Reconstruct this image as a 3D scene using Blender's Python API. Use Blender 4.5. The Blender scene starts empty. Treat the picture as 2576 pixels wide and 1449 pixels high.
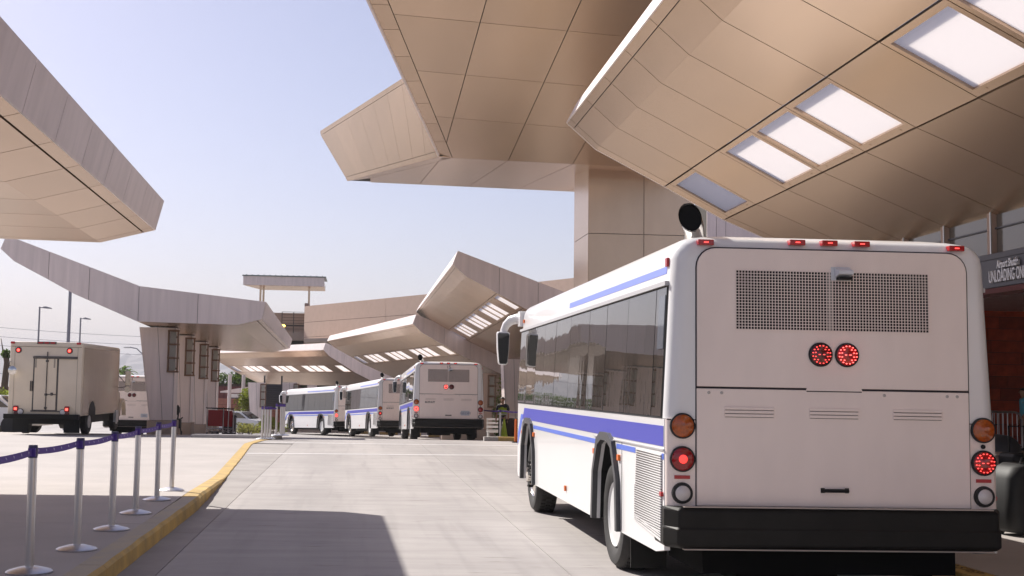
import bpy, math, random
from mathutils import Vector, Matrix
R_=math.radians
random.seed(7)
scene=bpy.context.scene
COL=scene.collection
# ------------------------------------------------------------------ camera
F,PX,PY=3050.0,1080.0,724.0            # focal length and principal point for a 2576 x 1449 picture
EYE=Vector((0,0,1.65))
yaw=math.atan(185/3050); pit=math.atan(249/3050); rol=R_(1.0)
_f=Vector((math.sin(yaw)*math.cos(pit),math.cos(yaw)*math.cos(pit),math.sin(pit)))
_r=Vector((math.cos(yaw),-math.sin(yaw),0)); _u=_r.cross(_f)
_r2=_r*math.cos(rol)+_u*math.sin(rol); _u2=-_r*math.sin(rol)+_u*math.cos(rol)
cd=bpy.data.cameras.new('camera'); cam=bpy.data.objects.new('camera',cd); COL.objects.link(cam)
m=Matrix((( _r2.x,_u2.x,-_f.x,EYE.x),(_r2.y,_u2.y,-_f.y,EYE.y),(_r2.z,_u2.z,-_f.z,EYE.z),(0,0,0,1)))
cam.matrix_world=m
cd.sensor_width=36; cd.lens=36*F/2576; cd.shift_x=(1288-PX)/2576; cd.shift_y=0
cd.clip_start=.05; cd.clip_end=40000
scene.camera=cam
scene.render.resolution_x=1024; scene.render.resolution_y=576
# ------------------------------------------------------------------ sky, sun, exposure
SUN_EL=R_(40.6); SUN_AZ=R_(-41.6)       # azimuth from +Y towards +X
w=bpy.data.worlds.new('World'); scene.world=w; w.use_nodes=True
nt=w.node_tree; nt.nodes.clear()
sk=nt.nodes.new('ShaderNodeTexSky'); sk.sky_type='NISHITA'; sk.sun_disc=False
sk.sun_elevation=SUN_EL; sk.sun_rotation=SUN_AZ; sk.altitude=600; sk.air_density=1.0; sk.dust_density=2.2; sk.ozone_density=1.0
hs=nt.nodes.new('ShaderNodeHueSaturation'); hs.inputs['Saturation'].default_value=.86
tint=nt.nodes.new('ShaderNodeMix'); tint.data_type='RGBA'; tint.blend_type='MULTIPLY'; tint.inputs[0].default_value=1
tint.inputs[7].default_value=(1.09,.99,1.09,1)
bg=nt.nodes.new('ShaderNodeBackground'); bg.inputs['Strength'].default_value=.071
wo=nt.nodes.new('ShaderNodeOutputWorld')
nt.links.new(sk.outputs[0],hs.inputs['Color']); nt.links.new(hs.outputs[0],tint.inputs[6]); nt.links.new(tint.outputs[2],bg.inputs[0]); nt.links.new(bg.outputs[0],wo.inputs[0])
sd=bpy.data.lights.new('sun','SUN'); sd.energy=4.6; sd.angle=R_(.53); sd.color=(1,.955,.88)
so=bpy.data.objects.new('sun',sd); COL.objects.link(so)
TOSUN=Vector((math.cos(SUN_EL)*math.sin(SUN_AZ),math.cos(SUN_EL)*math.cos(SUN_AZ),math.sin(SUN_EL)))
so.rotation_euler=TOSUN.to_track_quat('Z','Y').to_euler(); so.location=(0,0,60)
scene.view_settings.view_transform='Standard'; scene.view_settings.look='None'
scene.view_settings.exposure=.75; scene.view_settings.gamma=1
# ------------------------------------------------------------------ helpers
def ray(px,py): return _r2*((px-PX)/F)-_u2*((py-PY)/F)+_f
def at(px,py,Y):                        # the point at distance Y down the road seen at a picture position
    d=ray(px,py); return EYE+d*(Y/d.y)
def onplane(px,py,p0,n):
    d=ray(px,py); return EYE+d*((p0-EYE).dot(n)/d.dot(n))
GP=[(-600,0),(36,0),(40,-.1),(45,-.28),(50,-.52),(56,-.8),(67,-1.2),(90,-1.8),(150,-2.2),(400,-2.5),(30000,-2.5)]
def gz(y):
    for (a,za),(b,zb) in zip(GP,GP[1:]):
        if a<=y<=b: return za+(zb-za)*(y-a)/(b-a)
    return 0
MATS={}
def mat(name,col,rough=.6,metal=0,var=0,scale=3,bump=0,bscale=None,coat=0,rand=0,emit=None,est=0,trans=None,spec=None,stretch=None,col2=None,ior=None):
    if name in MATS: return MATS[name]
    M=bpy.data.materials.new(name); M.use_nodes=True; n=M.node_tree.nodes; L=M.node_tree.links
    b=n['Principled BSDF']; b.inputs['Base Color'].default_value=(*col,1); b.inputs['Roughness'].default_value=rough
    b.inputs['Metallic'].default_value=metal
    if coat: b.inputs['Coat Weight'].default_value=coat; b.inputs['Coat Roughness'].default_value=.16 if 'cladding' in name else .06
    if spec is not None: b.inputs['Specular IOR Level'].default_value=spec
    if ior: b.inputs['IOR'].default_value=ior
    if emit: b.inputs['Emission Color'].default_value=(*emit,1); b.inputs['Emission Strength'].default_value=est
    cur=None
    if var or bump or col2:
        tc=n.new('ShaderNodeTexCoord'); src=tc.outputs['Object']
        if stretch:
            mp=n.new('ShaderNodeMapping'); mp.inputs['Scale'].default_value=stretch; L.new(src,mp.inputs[0]); src=mp.outputs[0]
    if var or col2:
        t=n.new('ShaderNodeTexNoise'); t.inputs['Scale'].default_value=scale; t.inputs['Detail'].default_value=6; t.inputs['Roughness'].default_value=.62
        L.new(src,t.inputs['Vector'])
        rp=n.new('ShaderNodeValToRGB'); rp.color_ramp.elements[0].position=.32; rp.color_ramp.elements[1].position=.7
        c2=col2 or tuple(min(1,c*(1+var)) for c in col); c1=col if col2 else tuple(c*(1-var) for c in col)
        rp.color_ramp.elements[0].color=(*c1,1); rp.color_ramp.elements[1].color=(*c2,1)
        L.new(t.outputs['Fac'],rp.inputs[0]); cur=rp.outputs[0]
    if rand:
        oi=n.new('ShaderNodeObjectInfo'); mr=n.new('ShaderNodeMapRange'); mr.inputs['To Min'].default_value=1-rand; mr.inputs['To Max'].default_value=1+rand
        L.new(oi.outputs['Random'],mr.inputs[0])
        mx=n.new('ShaderNodeMix'); mx.data_type='RGBA'; mx.blend_type='MULTIPLY'; mx.inputs[0].default_value=1
        if cur is not None: L.new(cur,mx.inputs[6])
        else: mx.inputs[6].default_value=(*col,1)
        L.new(mr.outputs[0],mx.inputs[7]); cur=mx.outputs[2]
    if cur is not None: L.new(cur,b.inputs['Base Color'])
    if bump:
        t2=n.new('ShaderNodeTexNoise'); t2.inputs['Scale'].default_value=bscale or scale*4; t2.inputs['Detail'].default_value=4
        L.new(src,t2.inputs['Vector'])
        bp=n.new('ShaderNodeBump'); bp.inputs['Strength'].default_value=bump; bp.inputs['Distance'].default_value=.02
        L.new(t2.outputs['Fac'],bp.inputs['Height']); L.new(bp.outputs[0],b.inputs['Normal'])
    if trans:
        tr=n.new('ShaderNodeBsdfTranslucent'); tr.inputs[0].default_value=(*trans,1)
        ms=n.new('ShaderNodeMixShader'); ms.inputs[0].default_value=.9 if 'acrylic' in name else .6
        L.new(b.outputs[0],ms.inputs[1]); L.new(tr.outputs[0],ms.inputs[2]); L.new(ms.outputs[0],n['Material Output'].inputs[0])
    MATS[name]=M; return M
class MB:
    def __init__(s): s.v=[]; s.f=[]
    def add(s,vs,fs):
        o=len(s.v); s.v+=[tuple(x) for x in vs]; s.f+=[tuple(i+o for i in q) for q in fs]; return s
    def box(s,x0,x1,y0,y1,z0,z1):
        return s.add([(x0,y0,z0),(x1,y0,z0),(x1,y1,z0),(x0,y1,z0),(x0,y0,z1),(x1,y0,z1),(x1,y1,z1),(x0,y1,z1)],
          [(0,3,2,1),(4,5,6,7),(0,1,5,4),(1,2,6,5),(2,3,7,6),(3,0,4,7)])
    def ext(s,pts,vec):                 # a flat outline pushed along vec
        pts=[Vector(p) for p in pts]; vec=Vector(vec); n=len(pts)
        nn=Vector((0,0,0))
        for i in range(n): nn+=pts[i].cross(pts[(i+1)%n])
        if nn.dot(vec)>0: pts=pts[::-1]
        return s.add(pts+[p+vec for p in pts],[tuple(range(n)),tuple(range(2*n-1,n-1,-1))]+[(i,i+n,(i+1)%n+n,(i+1)%n) for i in range(n)])
    def rings(s,rs,cap=True):
        n=len(rs[0]); vs=[p for r in rs for p in r]; fs=[]
        for k in range(len(rs)-1):
            for i in range(n):
                j=(i+1)%n; fs.append((k*n+i,k*n+j,(k+1)*n+j,(k+1)*n+i))
        if cap: fs+= [tuple(range(n))[::-1],tuple(range((len(rs)-1)*n,len(rs)*n))]
        return s.add(vs,fs)
    def tube(s,path,r,n=8,cap=True):
        path=[Vector(p) for p in path]; rr=r if isinstance(r,(list,tuple)) else [r]*len(path)
        rs=[]; ref=None
        for i,p in enumerate(path):
            t=(path[min(i+1,len(path)-1)]-path[max(i-1,0)]).normalized()
            if ref is None: ref=Vector((0,0,1)) if abs(t.z)<.9 else Vector((0,1,0))
            a=t.cross(ref).normalized(); b=a.cross(t).normalized()
            if b.dot(ref)<0: pass
            rs.append([p+(a*math.cos(2*math.pi*k/n)+b*math.sin(2*math.pi*k/n))*rr[i] for k in range(n)])
        return s.rings(rs,cap)
    def lathe(s,prof,c=(0,0,0),axis='z',n=24,cap=True):
        c=Vector(c); rs=[]
        for r,h in prof:
            ring=[]
            for k in range(n):
                a=2*math.pi*k/n; x,y=r*math.cos(a),r*math.sin(a)
                ring.append(c+(Vector((x,y,h)) if axis=='z' else Vector((h,x,y)) if axis=='x' else Vector((y,h,x))))
            rs.append(ring)
        return s.rings(rs,cap)
    def mesh(s,name,m,smooth=False):
        me=bpy.data.meshes.new(name); me.from_pydata(s.v,[],s.f); me.update()
        if m: me.materials.append(m)
        if smooth:
            me.polygons.foreach_set('use_smooth',[True]*len(me.polygons))
            me.set_sharp_from_angle(angle=R_(smooth if smooth is not True else 35))
        return me
    def build(s,name,m,parent=None,smooth=False,bevel=0,loc=None):
        return inst(name,s.mesh(name,m,smooth),parent,loc,bevel)
def inst(name,me,parent=None,loc=None,bevel=0,seg=2):
    o=bpy.data.objects.new(name,me); COL.objects.link(o)
    if parent is not None: o.parent=parent
    if loc is not None: o.location=loc
    if bevel:
        md=o.modifiers.new('bevel','BEVEL'); md.width=bevel; md.segments=seg; md.limit_method='ANGLE'; md.angle_limit=R_(40)
        md.harden_normals=False
    return o
def tag(o,label,cat=None,group=None,kind=None):
    if label: o['label']=label
    if cat: o['category']=cat
    if group: o['group']=group
    if kind: o['kind']=kind
    return o
def thing(name,label,cat,loc=(0,0,0),rz=0,group=None,rx=0):
    o=bpy.data.objects.new(name,None); COL.objects.link(o); o.location=loc; o.rotation_euler=(rx,0,rz); o.empty_display_size=.2
    return tag(o,label,cat,group)
def copy_tree(o,label=None,loc=None,rot=None,group=None,parent=None):
    c=o.copy(); COL.objects.link(c)
    if parent is not None: c.parent=parent
    if label: c['label']=label
    if group: c['group']=group
    if loc is not None: c.location=loc
    if rot is not None: c.rotation_euler=rot
    for ch in list(o.children): copy_tree(ch,parent=c)
    return c
def struct(o): o['kind']='structure'; return o
def text_mesh(txt,size,m,depth=0,sx=1,align='CENTER',space=1,bold=0):
    cu=bpy.data.curves.new('lettering','FONT'); cu.body=txt; cu.size=size; cu.extrude=depth; cu.align_x=align; cu.align_y='CENTER'; cu.space_line=space; cu.offset=bold
    t=bpy.data.objects.new('t',cu); COL.objects.link(t)
    dg=bpy.context.evaluated_depsgraph_get(); me=bpy.data.meshes.new_from_object(t.evaluated_get(dg))
    bpy.data.objects.remove(t); 
    for v in me.vertices: v.co.x*=sx
    me.materials.clear(); me.materials.append(m); return me
# ------------------------------------------------------------------ materials
CLAD=mat('metal_cladding',(.59,.43,.305),.27,.72,var=.07,scale=.5,rand=.05,stretch=(2.2,.35,1),bump=.02,bscale=.7)
CLADF=mat('metal_cladding_fascia',(.72,.62,.595),.42,.1,var=.09,scale=1.4,rand=.03,stretch=(3,3,.25))
CORE=mat('dark_core',(.035,.028,.022),.8)
SKYL=mat('skylight_acrylic',(.85,.84,.83),.35,trans=(1,.955,.93))
CONC=mat('concrete',(.40,.375,.355),.85,var=.1,scale=.35,bump=.12,bscale=40)
CONC2=mat('concrete_pavement',(.40,.365,.345),.85,var=.09,scale=.6,bump=.12,bscale=30,rand=.03)
STUCCO=mat('stucco',(.50,.36,.29),.9,var=.05,scale=2,bump=.1,bscale=60,rand=.02)
STUCCOD=mat('stucco_plinth',(.38,.30,.25),.9,var=.06,scale=2,rand=.02)
WHITE=mat('bus_white',(.78,.77,.77),.28,0,var=.025,scale=1.3,coat=.5)
WHITE2=mat('bus_white_rear_bounce',(.90,.775,.715),.36,0,var=.05,scale=1.3,coat=.25,stretch=(1.6,1.6,.55))  # bus white again, with warm ground bounce on the rear put into the colour
BLACKP=mat('black_plastic',(.012,.012,.012),.5,var=.2,scale=6,spec=.25)
GREYP=mat('grey_plastic',(.055,.055,.06),.5,var=.15,scale=5)
RUB=mat('rubber',(.028,.026,.026),.75,var=.25,scale=9)
GLASS=mat('tinted_glass',(.13,.122,.115),.012,.75,spec=.8,ior=1.6,bump=.06,bscale=1.5,stretch=(1,1.6,.45))
GASKET=mat('gasket',(.008,.008,.009),.6)
STRIPE=mat('stripe_blue',(.055,.06,.42),.4)
STRIPE2=mat('stripe_light_blue',(.09,.16,.62),.4)
STRIPE3=mat('stripe_pale_blue',(.22,.28,.75),.4)
SEAM=mat('seam',(.03,.025,.03),.8)
CHROME=mat('chrome',(.75,.72,.68),.12,1)
STEEL=mat('brushed_steel',(.62,.61,.62),.32,1,var=.05,scale=8,stretch=(1,1,.1))
STEELL=mat('steel_base',(.55,.55,.58),.35,.9,var=.08,scale=6)
ALU=mat('aluminium',(.6,.6,.6),.4,.8)
RIMW=mat('rim_white',(.62,.62,.62),.4)
REDL=mat('red_lens',(.30,.006,.008),.12,coat=.5)
REDD=mat('red_lens_dark',(.10,.003,.004),.15,coat=.5)
REDR=mat('red_reflector',(.42,.01,.015),.3,coat=.3)
REDM=mat('red_marker_lens',(.40,.008,.010),.2,coat=.4)
LED=mat('led_lit',(.9,.1,.1),.3,emit=(1,.06,.05),est=1.7)
LEDB=mat('led_bright',(1,.2,.2),.3,emit=(1,.10,.085),est=2.8)
AMB=mat('amber_lens',(.38,.075,.005),.15,var=.3,scale=40,coat=.5)
ORG=mat('orange_marker',(.75,.16,.02),.3)
CLEAR=mat('clear_lens',(.62,.58,.57),.1,coat=.6)
YEL=mat('kerb_yellow',(.30,.26,.22),.8,col2=(.62,.36,.06),scale=2.2,bump=.2,bscale=25)
YELB=mat('kerb_yellow_full',(.34,.24,.09),.75,col2=(.60,.385,.105),scale=2.6,bump=.2,bscale=30)
PURP=mat('belt_purple',(.10,.05,.30),.6)
BELTW=mat('belt_print',(.62,.58,.75),.7)
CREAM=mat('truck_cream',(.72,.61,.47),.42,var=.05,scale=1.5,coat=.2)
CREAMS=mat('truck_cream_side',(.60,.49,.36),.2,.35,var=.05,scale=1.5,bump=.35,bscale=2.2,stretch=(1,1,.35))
DKMET=mat('weathered_metal',(.10,.09,.085),.5,.6,var=.3,scale=8)
GREYM=mat('grey_pole',(.24,.24,.28),.5,.5)
ROOFG=mat('roof_metal_green',(.12,.16,.16),.4,.5)
BRICKS=mat('red_stone',(.40,.062,.026),.8,var=.25,scale=3,rand=.3,bump=.1,bscale=30)
BRICKP=mat('pink_block',(.36,.15,.11),.85,var=.15,scale=5)
MAROON=mat('maroon_wall',(.16,.05,.045),.85,var=.1,scale=3)
SIGN=mat('sign_grey',(.085,.08,.095),.5)
SIGNL=mat('sign_letters',(.62,.60,.60),.4,.3)
LAMPG=mat('lantern_glass',(.62,.60,.55),.4,trans=(.7,.68,.62))
RUST=mat('lantern_frame',(.20,.12,.075),.6,.4)
LOUV=mat('louvre_dark',(.05,.045,.05),.6)
LEAF=mat('leaf_yellow_green',(.16,.17,.028),.6,trans=(.2,.24,.03),rand=.1)
LEAF2=mat('leaf_green',(.055,.09,.022),.6,trans=(.08,.13,.02))
BARK=mat('bark',(.10,.07,.05),.9,var=.2,scale=12)
DRY=mat('dry_grass',(.24,.22,.07),.8,trans=(.2,.2,.05))
CARW=mat('car_white',(.7,.7,.72),.2,coat=.7)
CARD=mat('car_dark',(.06,.06,.07),.2,coat=.7)
REDP=mat('cart_red',(.30,.012,.012),.5)
HIVIS=mat('hivis',(.45,.62,.03),.7)
SHIRT=mat('cyan_shirt',(.16,.52,.66),.8)
SKIN=mat('skin',(.50,.29,.20),.5)
HAIR=mat('hair',(.025,.018,.014),.5)
TROUS=mat('dark_trousers',(.03,.03,.04),.8)
LUGG=mat('black_luggage',(.012,.012,.013),.6,var=.2,scale=10)
PAINTW=mat('road_paint_white',(.78,.76,.76),.7,var=.1,scale=5)
# ------------------------------------------------------------------ ground, roadway, island, pavement
YS=[-40,-20,0,10,20,28,36,40,45,50,56,61.5,67,78,90,120,150,275,400]
def strip(mb,xa,xb,y0,y1,zo,th=.2,f0=None):
    ys=[y0]+[y for y in YS if y0<y<y1]+[y1]
    for a,b in zip(ys,ys[1:]):
        xa0,xb0=(xa(a),xb(a)) if callable(xa) else (xa,xb); xa1,xb1=(xa(b),xb(b)) if callable(xa) else (xa,xb)
        za,zb=(gz(a)+zo(a),gz(b)+zo(b)) if callable(zo) else (gz(a)+zo,gz(b)+zo)
        mb.add([(xa0,a,za-th),(xb0,a,za-th),(xb1,b,zb-th),(xa1,b,zb-th),(xa0,a,za),(xb0,a,za),(xb1,b,zb),(xa1,b,zb)],
         [(0,3,2,1),(4,5,6,7),(0,1,5,4),(1,2,6,5),(2,3,7,6),(3,0,4,7)])
    return mb
DESERT=mat('desert_ground',(.30,.26,.22),.95,var=.12,scale=.05)
g=MB(); ys=[-600]+YS+[700,1500,3000,6000,12000,30000]
for a,b in zip(ys,ys[1:]): g.add([(-20000,a,gz(a)-.06),(20000,a,gz(a)-.06),(20000,b,gz(b)-.06),(-20000,b,gz(b)-.06)],[(0,1,2,3)])
struct(g.build('ground',DESERT))
road=struct(strip(MB(),-30,30,-40,150,-.035,.02).build('roadway',mat('road_joint',(.12,.11,.10),.9)))
# road concrete with wear: oil-dark wheel paths, streaks and patches
RC=bpy.data.materials.new('road_concrete'); RC.use_nodes=True
n=RC.node_tree.nodes; L=RC.node_tree.links; b=n['Principled BSDF']; b.inputs['Roughness'].default_value=.8
tc=n.new('ShaderNodeTexCoord')
def noise(scale,st,det=6,rg=.6):
    mp=n.new('ShaderNodeMapping'); mp.inputs['Scale'].default_value=st; L.new(tc.outputs['Object'],mp.inputs[0])
    t=n.new('ShaderNodeTexNoise'); t.inputs['Scale'].default_value=scale; t.inputs['Detail'].default_value=det; t.inputs['Roughness'].default_value=rg
    L.new(mp.outputs[0],t.inputs['Vector']); return t.outputs['Fac']
def ramp(src,p0,c0,p1,c1):
    r=n.new('ShaderNodeValToRGB'); r.color_ramp.elements[0].position=p0; r.color_ramp.elements[0].color=(*c0,1); r.color_ramp.elements[1].position=p1; r.color_ramp.elements[1].color=(*c1,1)
    L.new(src,r.inputs[0]); return r.outputs[0]
def mul(a,bb):
    x=n.new('ShaderNodeMix'); x.data_type='RGBA'; x.blend_type='MULTIPLY'; x.inputs[0].default_value=1; L.new(a,x.inputs[6]); L.new(bb,x.inputs[7]); return x.outputs[2]
c=ramp(noise(.5,(1,.6,1)),.3,(.345,.318,.305),.72,(.42,.388,.37))
c=mul(c,ramp(noise(1.1,(.35,3.2,1),7,.68),.34,(.84,.835,.84),.6,(1,1,1)))        # streaks across the lane
c=mul(c,ramp(noise(3.6,(.45,2.8,1),4,.55),.29,(.58,.56,.55),.37,(1,1,1)))           # small stains
c=mul(c,ramp(noise(.22,(1.9,.2,1),4),.36,(.82,.82,.83),.58,(1.03,1.03,1.03)))
c=mul(c,ramp(noise(5,(1,.05,1),2,.5),.30,(.90,.90,.90),.45,(1,1,1)))   # wheel paths
L.new(c,b.inputs['Base Color'])
bp=n.new('ShaderNodeBump'); bp.inputs['Strength'].default_value=.15; bp.inputs['Distance'].default_value=.01
L.new(noise(55,(1,1,1),3),bp.inputs['Height']); L.new(bp.outputs[0],b.inputs['Normal'])
J=.004
def slab(x0,x1,y0,y1,m=RC,par=road,z=0): strip(MB(),x0+J,x1-J,y0+J,y1-J,z,.03).build('road_slab',m,par)
for y0,y1 in ((-40,-8),(-8,6),(6,45),(45,84),(84,150)):
    slab(-1.66,1.97,y0,y1); slab(1.97,5.16,y0,y1)
GUT=mat('gutter_concrete',(.31,.285,.27),.85,var=.14,scale=1.2,bump=.12,bscale=40,rand=.04)
yy=-4
while yy<34:
    slab(-3.1,-1.66,yy,yy+2.95,m=GUT); yy+=2.95
slab(-3.1,-1.66,34,44); slab(-2.02,-1.66,44,150)
for x0,x1 in ((-16,-12.6),(-19.4,-16),(-30,-19.4)):
    for y0,y1 in ((-40,20),(20,60),(60,150)): slab(x0,x1,y0,y1)
for y0,y1 in ((44,70),(70,150)): slab(-12.6,-2.02,y0,y1,z=.001)
slab(5.16,30,40,80,z=.001); slab(5.16,30,80,150,z=.001)
# kerb line of the island: straight, then dropped flush, then the nose
KP=[(-40,-1.98),(16,-2.0),(21,-2.17),(33.7,-2.75),(38.2,-2.45)]
def kx(y):
    for (a,x0),(bb,x1) in zip(KP,KP[1:]):
        if a<=y<=bb: return x0+(x1-x0)*(y-a)/(bb-a)
    return KP[-1][1]
def kh(y):
    if y<17: return .15
    if y<22: return .15-.135*(y-17)/5
    if y<35: return .015
    return .015
KW=.21
isl=struct(MB().box(-12.6,-12.55,-40,-39.9,-.2,-.1).build('island_pavement',CONC2))
def islab(x0,x1,y0,y1):
    yz=[y0]+[y for y in (17,18,19.5,21,22,28,33.7,36,40) if y0<y<y1]+[y1]
    mb=MB()
    for a,bb in zip(yz,yz[1:]):
        a_=a+(J if a==y0 else 0); b_=bb-(J if bb==y1 else 0)
        X1=(lambda y: kx(y)-KW-J) if x1 is None else (lambda y: x1-J)
        mb.add([(x0+J,a_,-.2),(X1(a_),a_,-.2),(X1(b_),b_,-.2),(x0+J,b_,-.2),(x0+J,a_,gz(a_)+kh(a_)),(X1(a_),a_,gz(a_)+kh(a_)),(X1(b_),b_,gz(b_)+kh(b_)),(x0+J,b_,gz(b_)+kh(b_))],
          [(0,3,2,1),(4,5,6,7),(0,1,5,4),(1,2,6,5),(2,3,7,6),(3,0,4,7)])
    mb.build('pavement_slab',CONC2,isl)
for y0,y1 in ((-40,-2),(-2,6.6),(6.6,13.2),(13.2,19.8),(19.8,28),(28,36),(36,44)):
    for x0,x1 in ((-12.6,-7.4),(-7.4,None)): islab(x0,x1,y0,y1)
kerb=struct(MB().box(-2.15,-2.05,-39.9,-39,-.2,-.05).build('kerb',CONC))
KTOP=mat('kerb_top_worn',(.37,.335,.295),.85,col2=(.45,.385,.27),scale=3.5,bump=.2,bscale=25)
def kerb_piece(y0,y1,m):
    mb=MB(); n_=max(1,int((y1-y0)/.4)); yl=[y0+.004+(y1-y0-.008)*i/n_ for i in range(n_+1)]; rs=[]
    for y in yl:
        x=kx(y); z0=gz(y); h=z0+kh(y)+.004; r=.025 if kh(y)>.06 else .004
        wob=.006*math.sin(y*5.1)+.004*math.sin(y*13.7)
        rs.append([(x-KW,y,z0-.1),(x+.015,y,z0-.1),(x+.01+wob,y,h-r-.005),(x-r+wob,y,h),(x-KW,y,h)])
    mb.rings(rs); o=mb.build('kerb_stone',m,kerb)
    if y0<14:
        o.data.materials.append(KTOP)
        for p in o.data.polygons:
            if abs(p.normal.z)>.85: p.material_index=1
yy=-2.0
while yy<37.5:
    kerb_piece(yy,min(yy+3.05,38.2),YELB); yy+=3.05
# the nose of the island
nose=MB(); pts=[(-2.66,38.2)]+[(-3.1+.9*math.cos(a),38.3+1.3*math.sin(a)) for a in [R_(x) for x in range(-30,100,15)]]+[(-5.0,39.6),(-5.0,38.2)]
nose.ext([(x,y,gz(y)-.15) for x,y in pts],(0,0,.27)); nose.build('kerb_nose',CONC,kerb,bevel=.02)
# white stop lines
for y0,y1 in ((34.9,35.2),(29.3,30.5)):
    mb=MB(); mb.add([(-2.5,y0-.085,.004),(9,y1-.085,.004),(9,y1+.085,.004),(-2.5,y0+.085,.004)],[(0,1,2,3)])
    struct(mb.build('stop_line',PAINTW))
# right-hand pavement with painted kerb
side=struct(MB().box(12,12.1,-40,-39.9,-.2,-.1).build('sidewalk',CONC2))
for y0,y1 in ((-40,-4),(-4,2),(2,8),(8,12.5),(12.5,17),(17,21.5),(21.5,26),(26,31),(31,36)):
    MB().box(5.44+J,9.2-J,y0+J,y1-J,-.1,.15).build('pavement_slab',CONC2,side); MB().box(9.2+J,40,y0+J,y1-J,-.1,.15).build('pavement_slab',CONC2,side)
for y0,y1 in ((36,45),):
    MB().box(6.4,40,y0+J,y1,-.4,.05).build('pavement_slab',CONC2,side)
for k in range(14):
    y=-4+k*2.9; MB().box(5.2,5.434,y+.004,y+2.896,-.1,.154).build('kerb_stone',YELB,side,bevel=.02)
me=text_mesh('WATCH YOUR STEP',.15,mat('stencil',(.03,.012,.008),.8),sx=1.15)
o=inst('kerb_lettering',me,side,(5.32,10.9,.159)); o.rotation_euler=(0,0,R_(-90))
# ------------------------------------------------------------------ wing canopies
PR=dict(B=(0,0),C=(.47,-.42),D=(1.6,-1.0),E=(2.58,-1.52),G=(4.82,-2.45),I=(8.3,-2.5),Jj=(9.15,-2.28))
TOP=[(.18,.49),(4.86,-1.2),(9.27,-1.66)]
LEN=20.0; Y0,BAY=.3,1.2933
CUTS=[0]+[Y0+BAY*k for k in range(16)]+[LEN]
def topz(x,y):
    for (a,za),(b_,zb) in zip(TOP,TOP[1:]):
        if x<=b_: z=za+(zb-za)*(x-a)/(b_-a); break
    return z-.14*(y/LEN)
G_=.008
def facet_mesh(p,q,l,th=.03,gap=G_,name='soffit_panel',ga=G_,gb=G_):
    a=Vector((p[0],0,p[1])); b_=Vector((q[0],0,q[1])); d=(b_-a).normalized(); nrm=Vector((-d.z,0,d.x))
    if nrm.z<0: nrm=-nrm
    a+=d*ga; b_-=d*gb
    return MB().ext([a+Vector((0,gap,0)),b_+Vector((0,gap,0)),b_+Vector((0,l-gap,0)),a+Vector((0,l-gap,0))],nrm*th).mesh(name,CLAD),nrm,d
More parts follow.
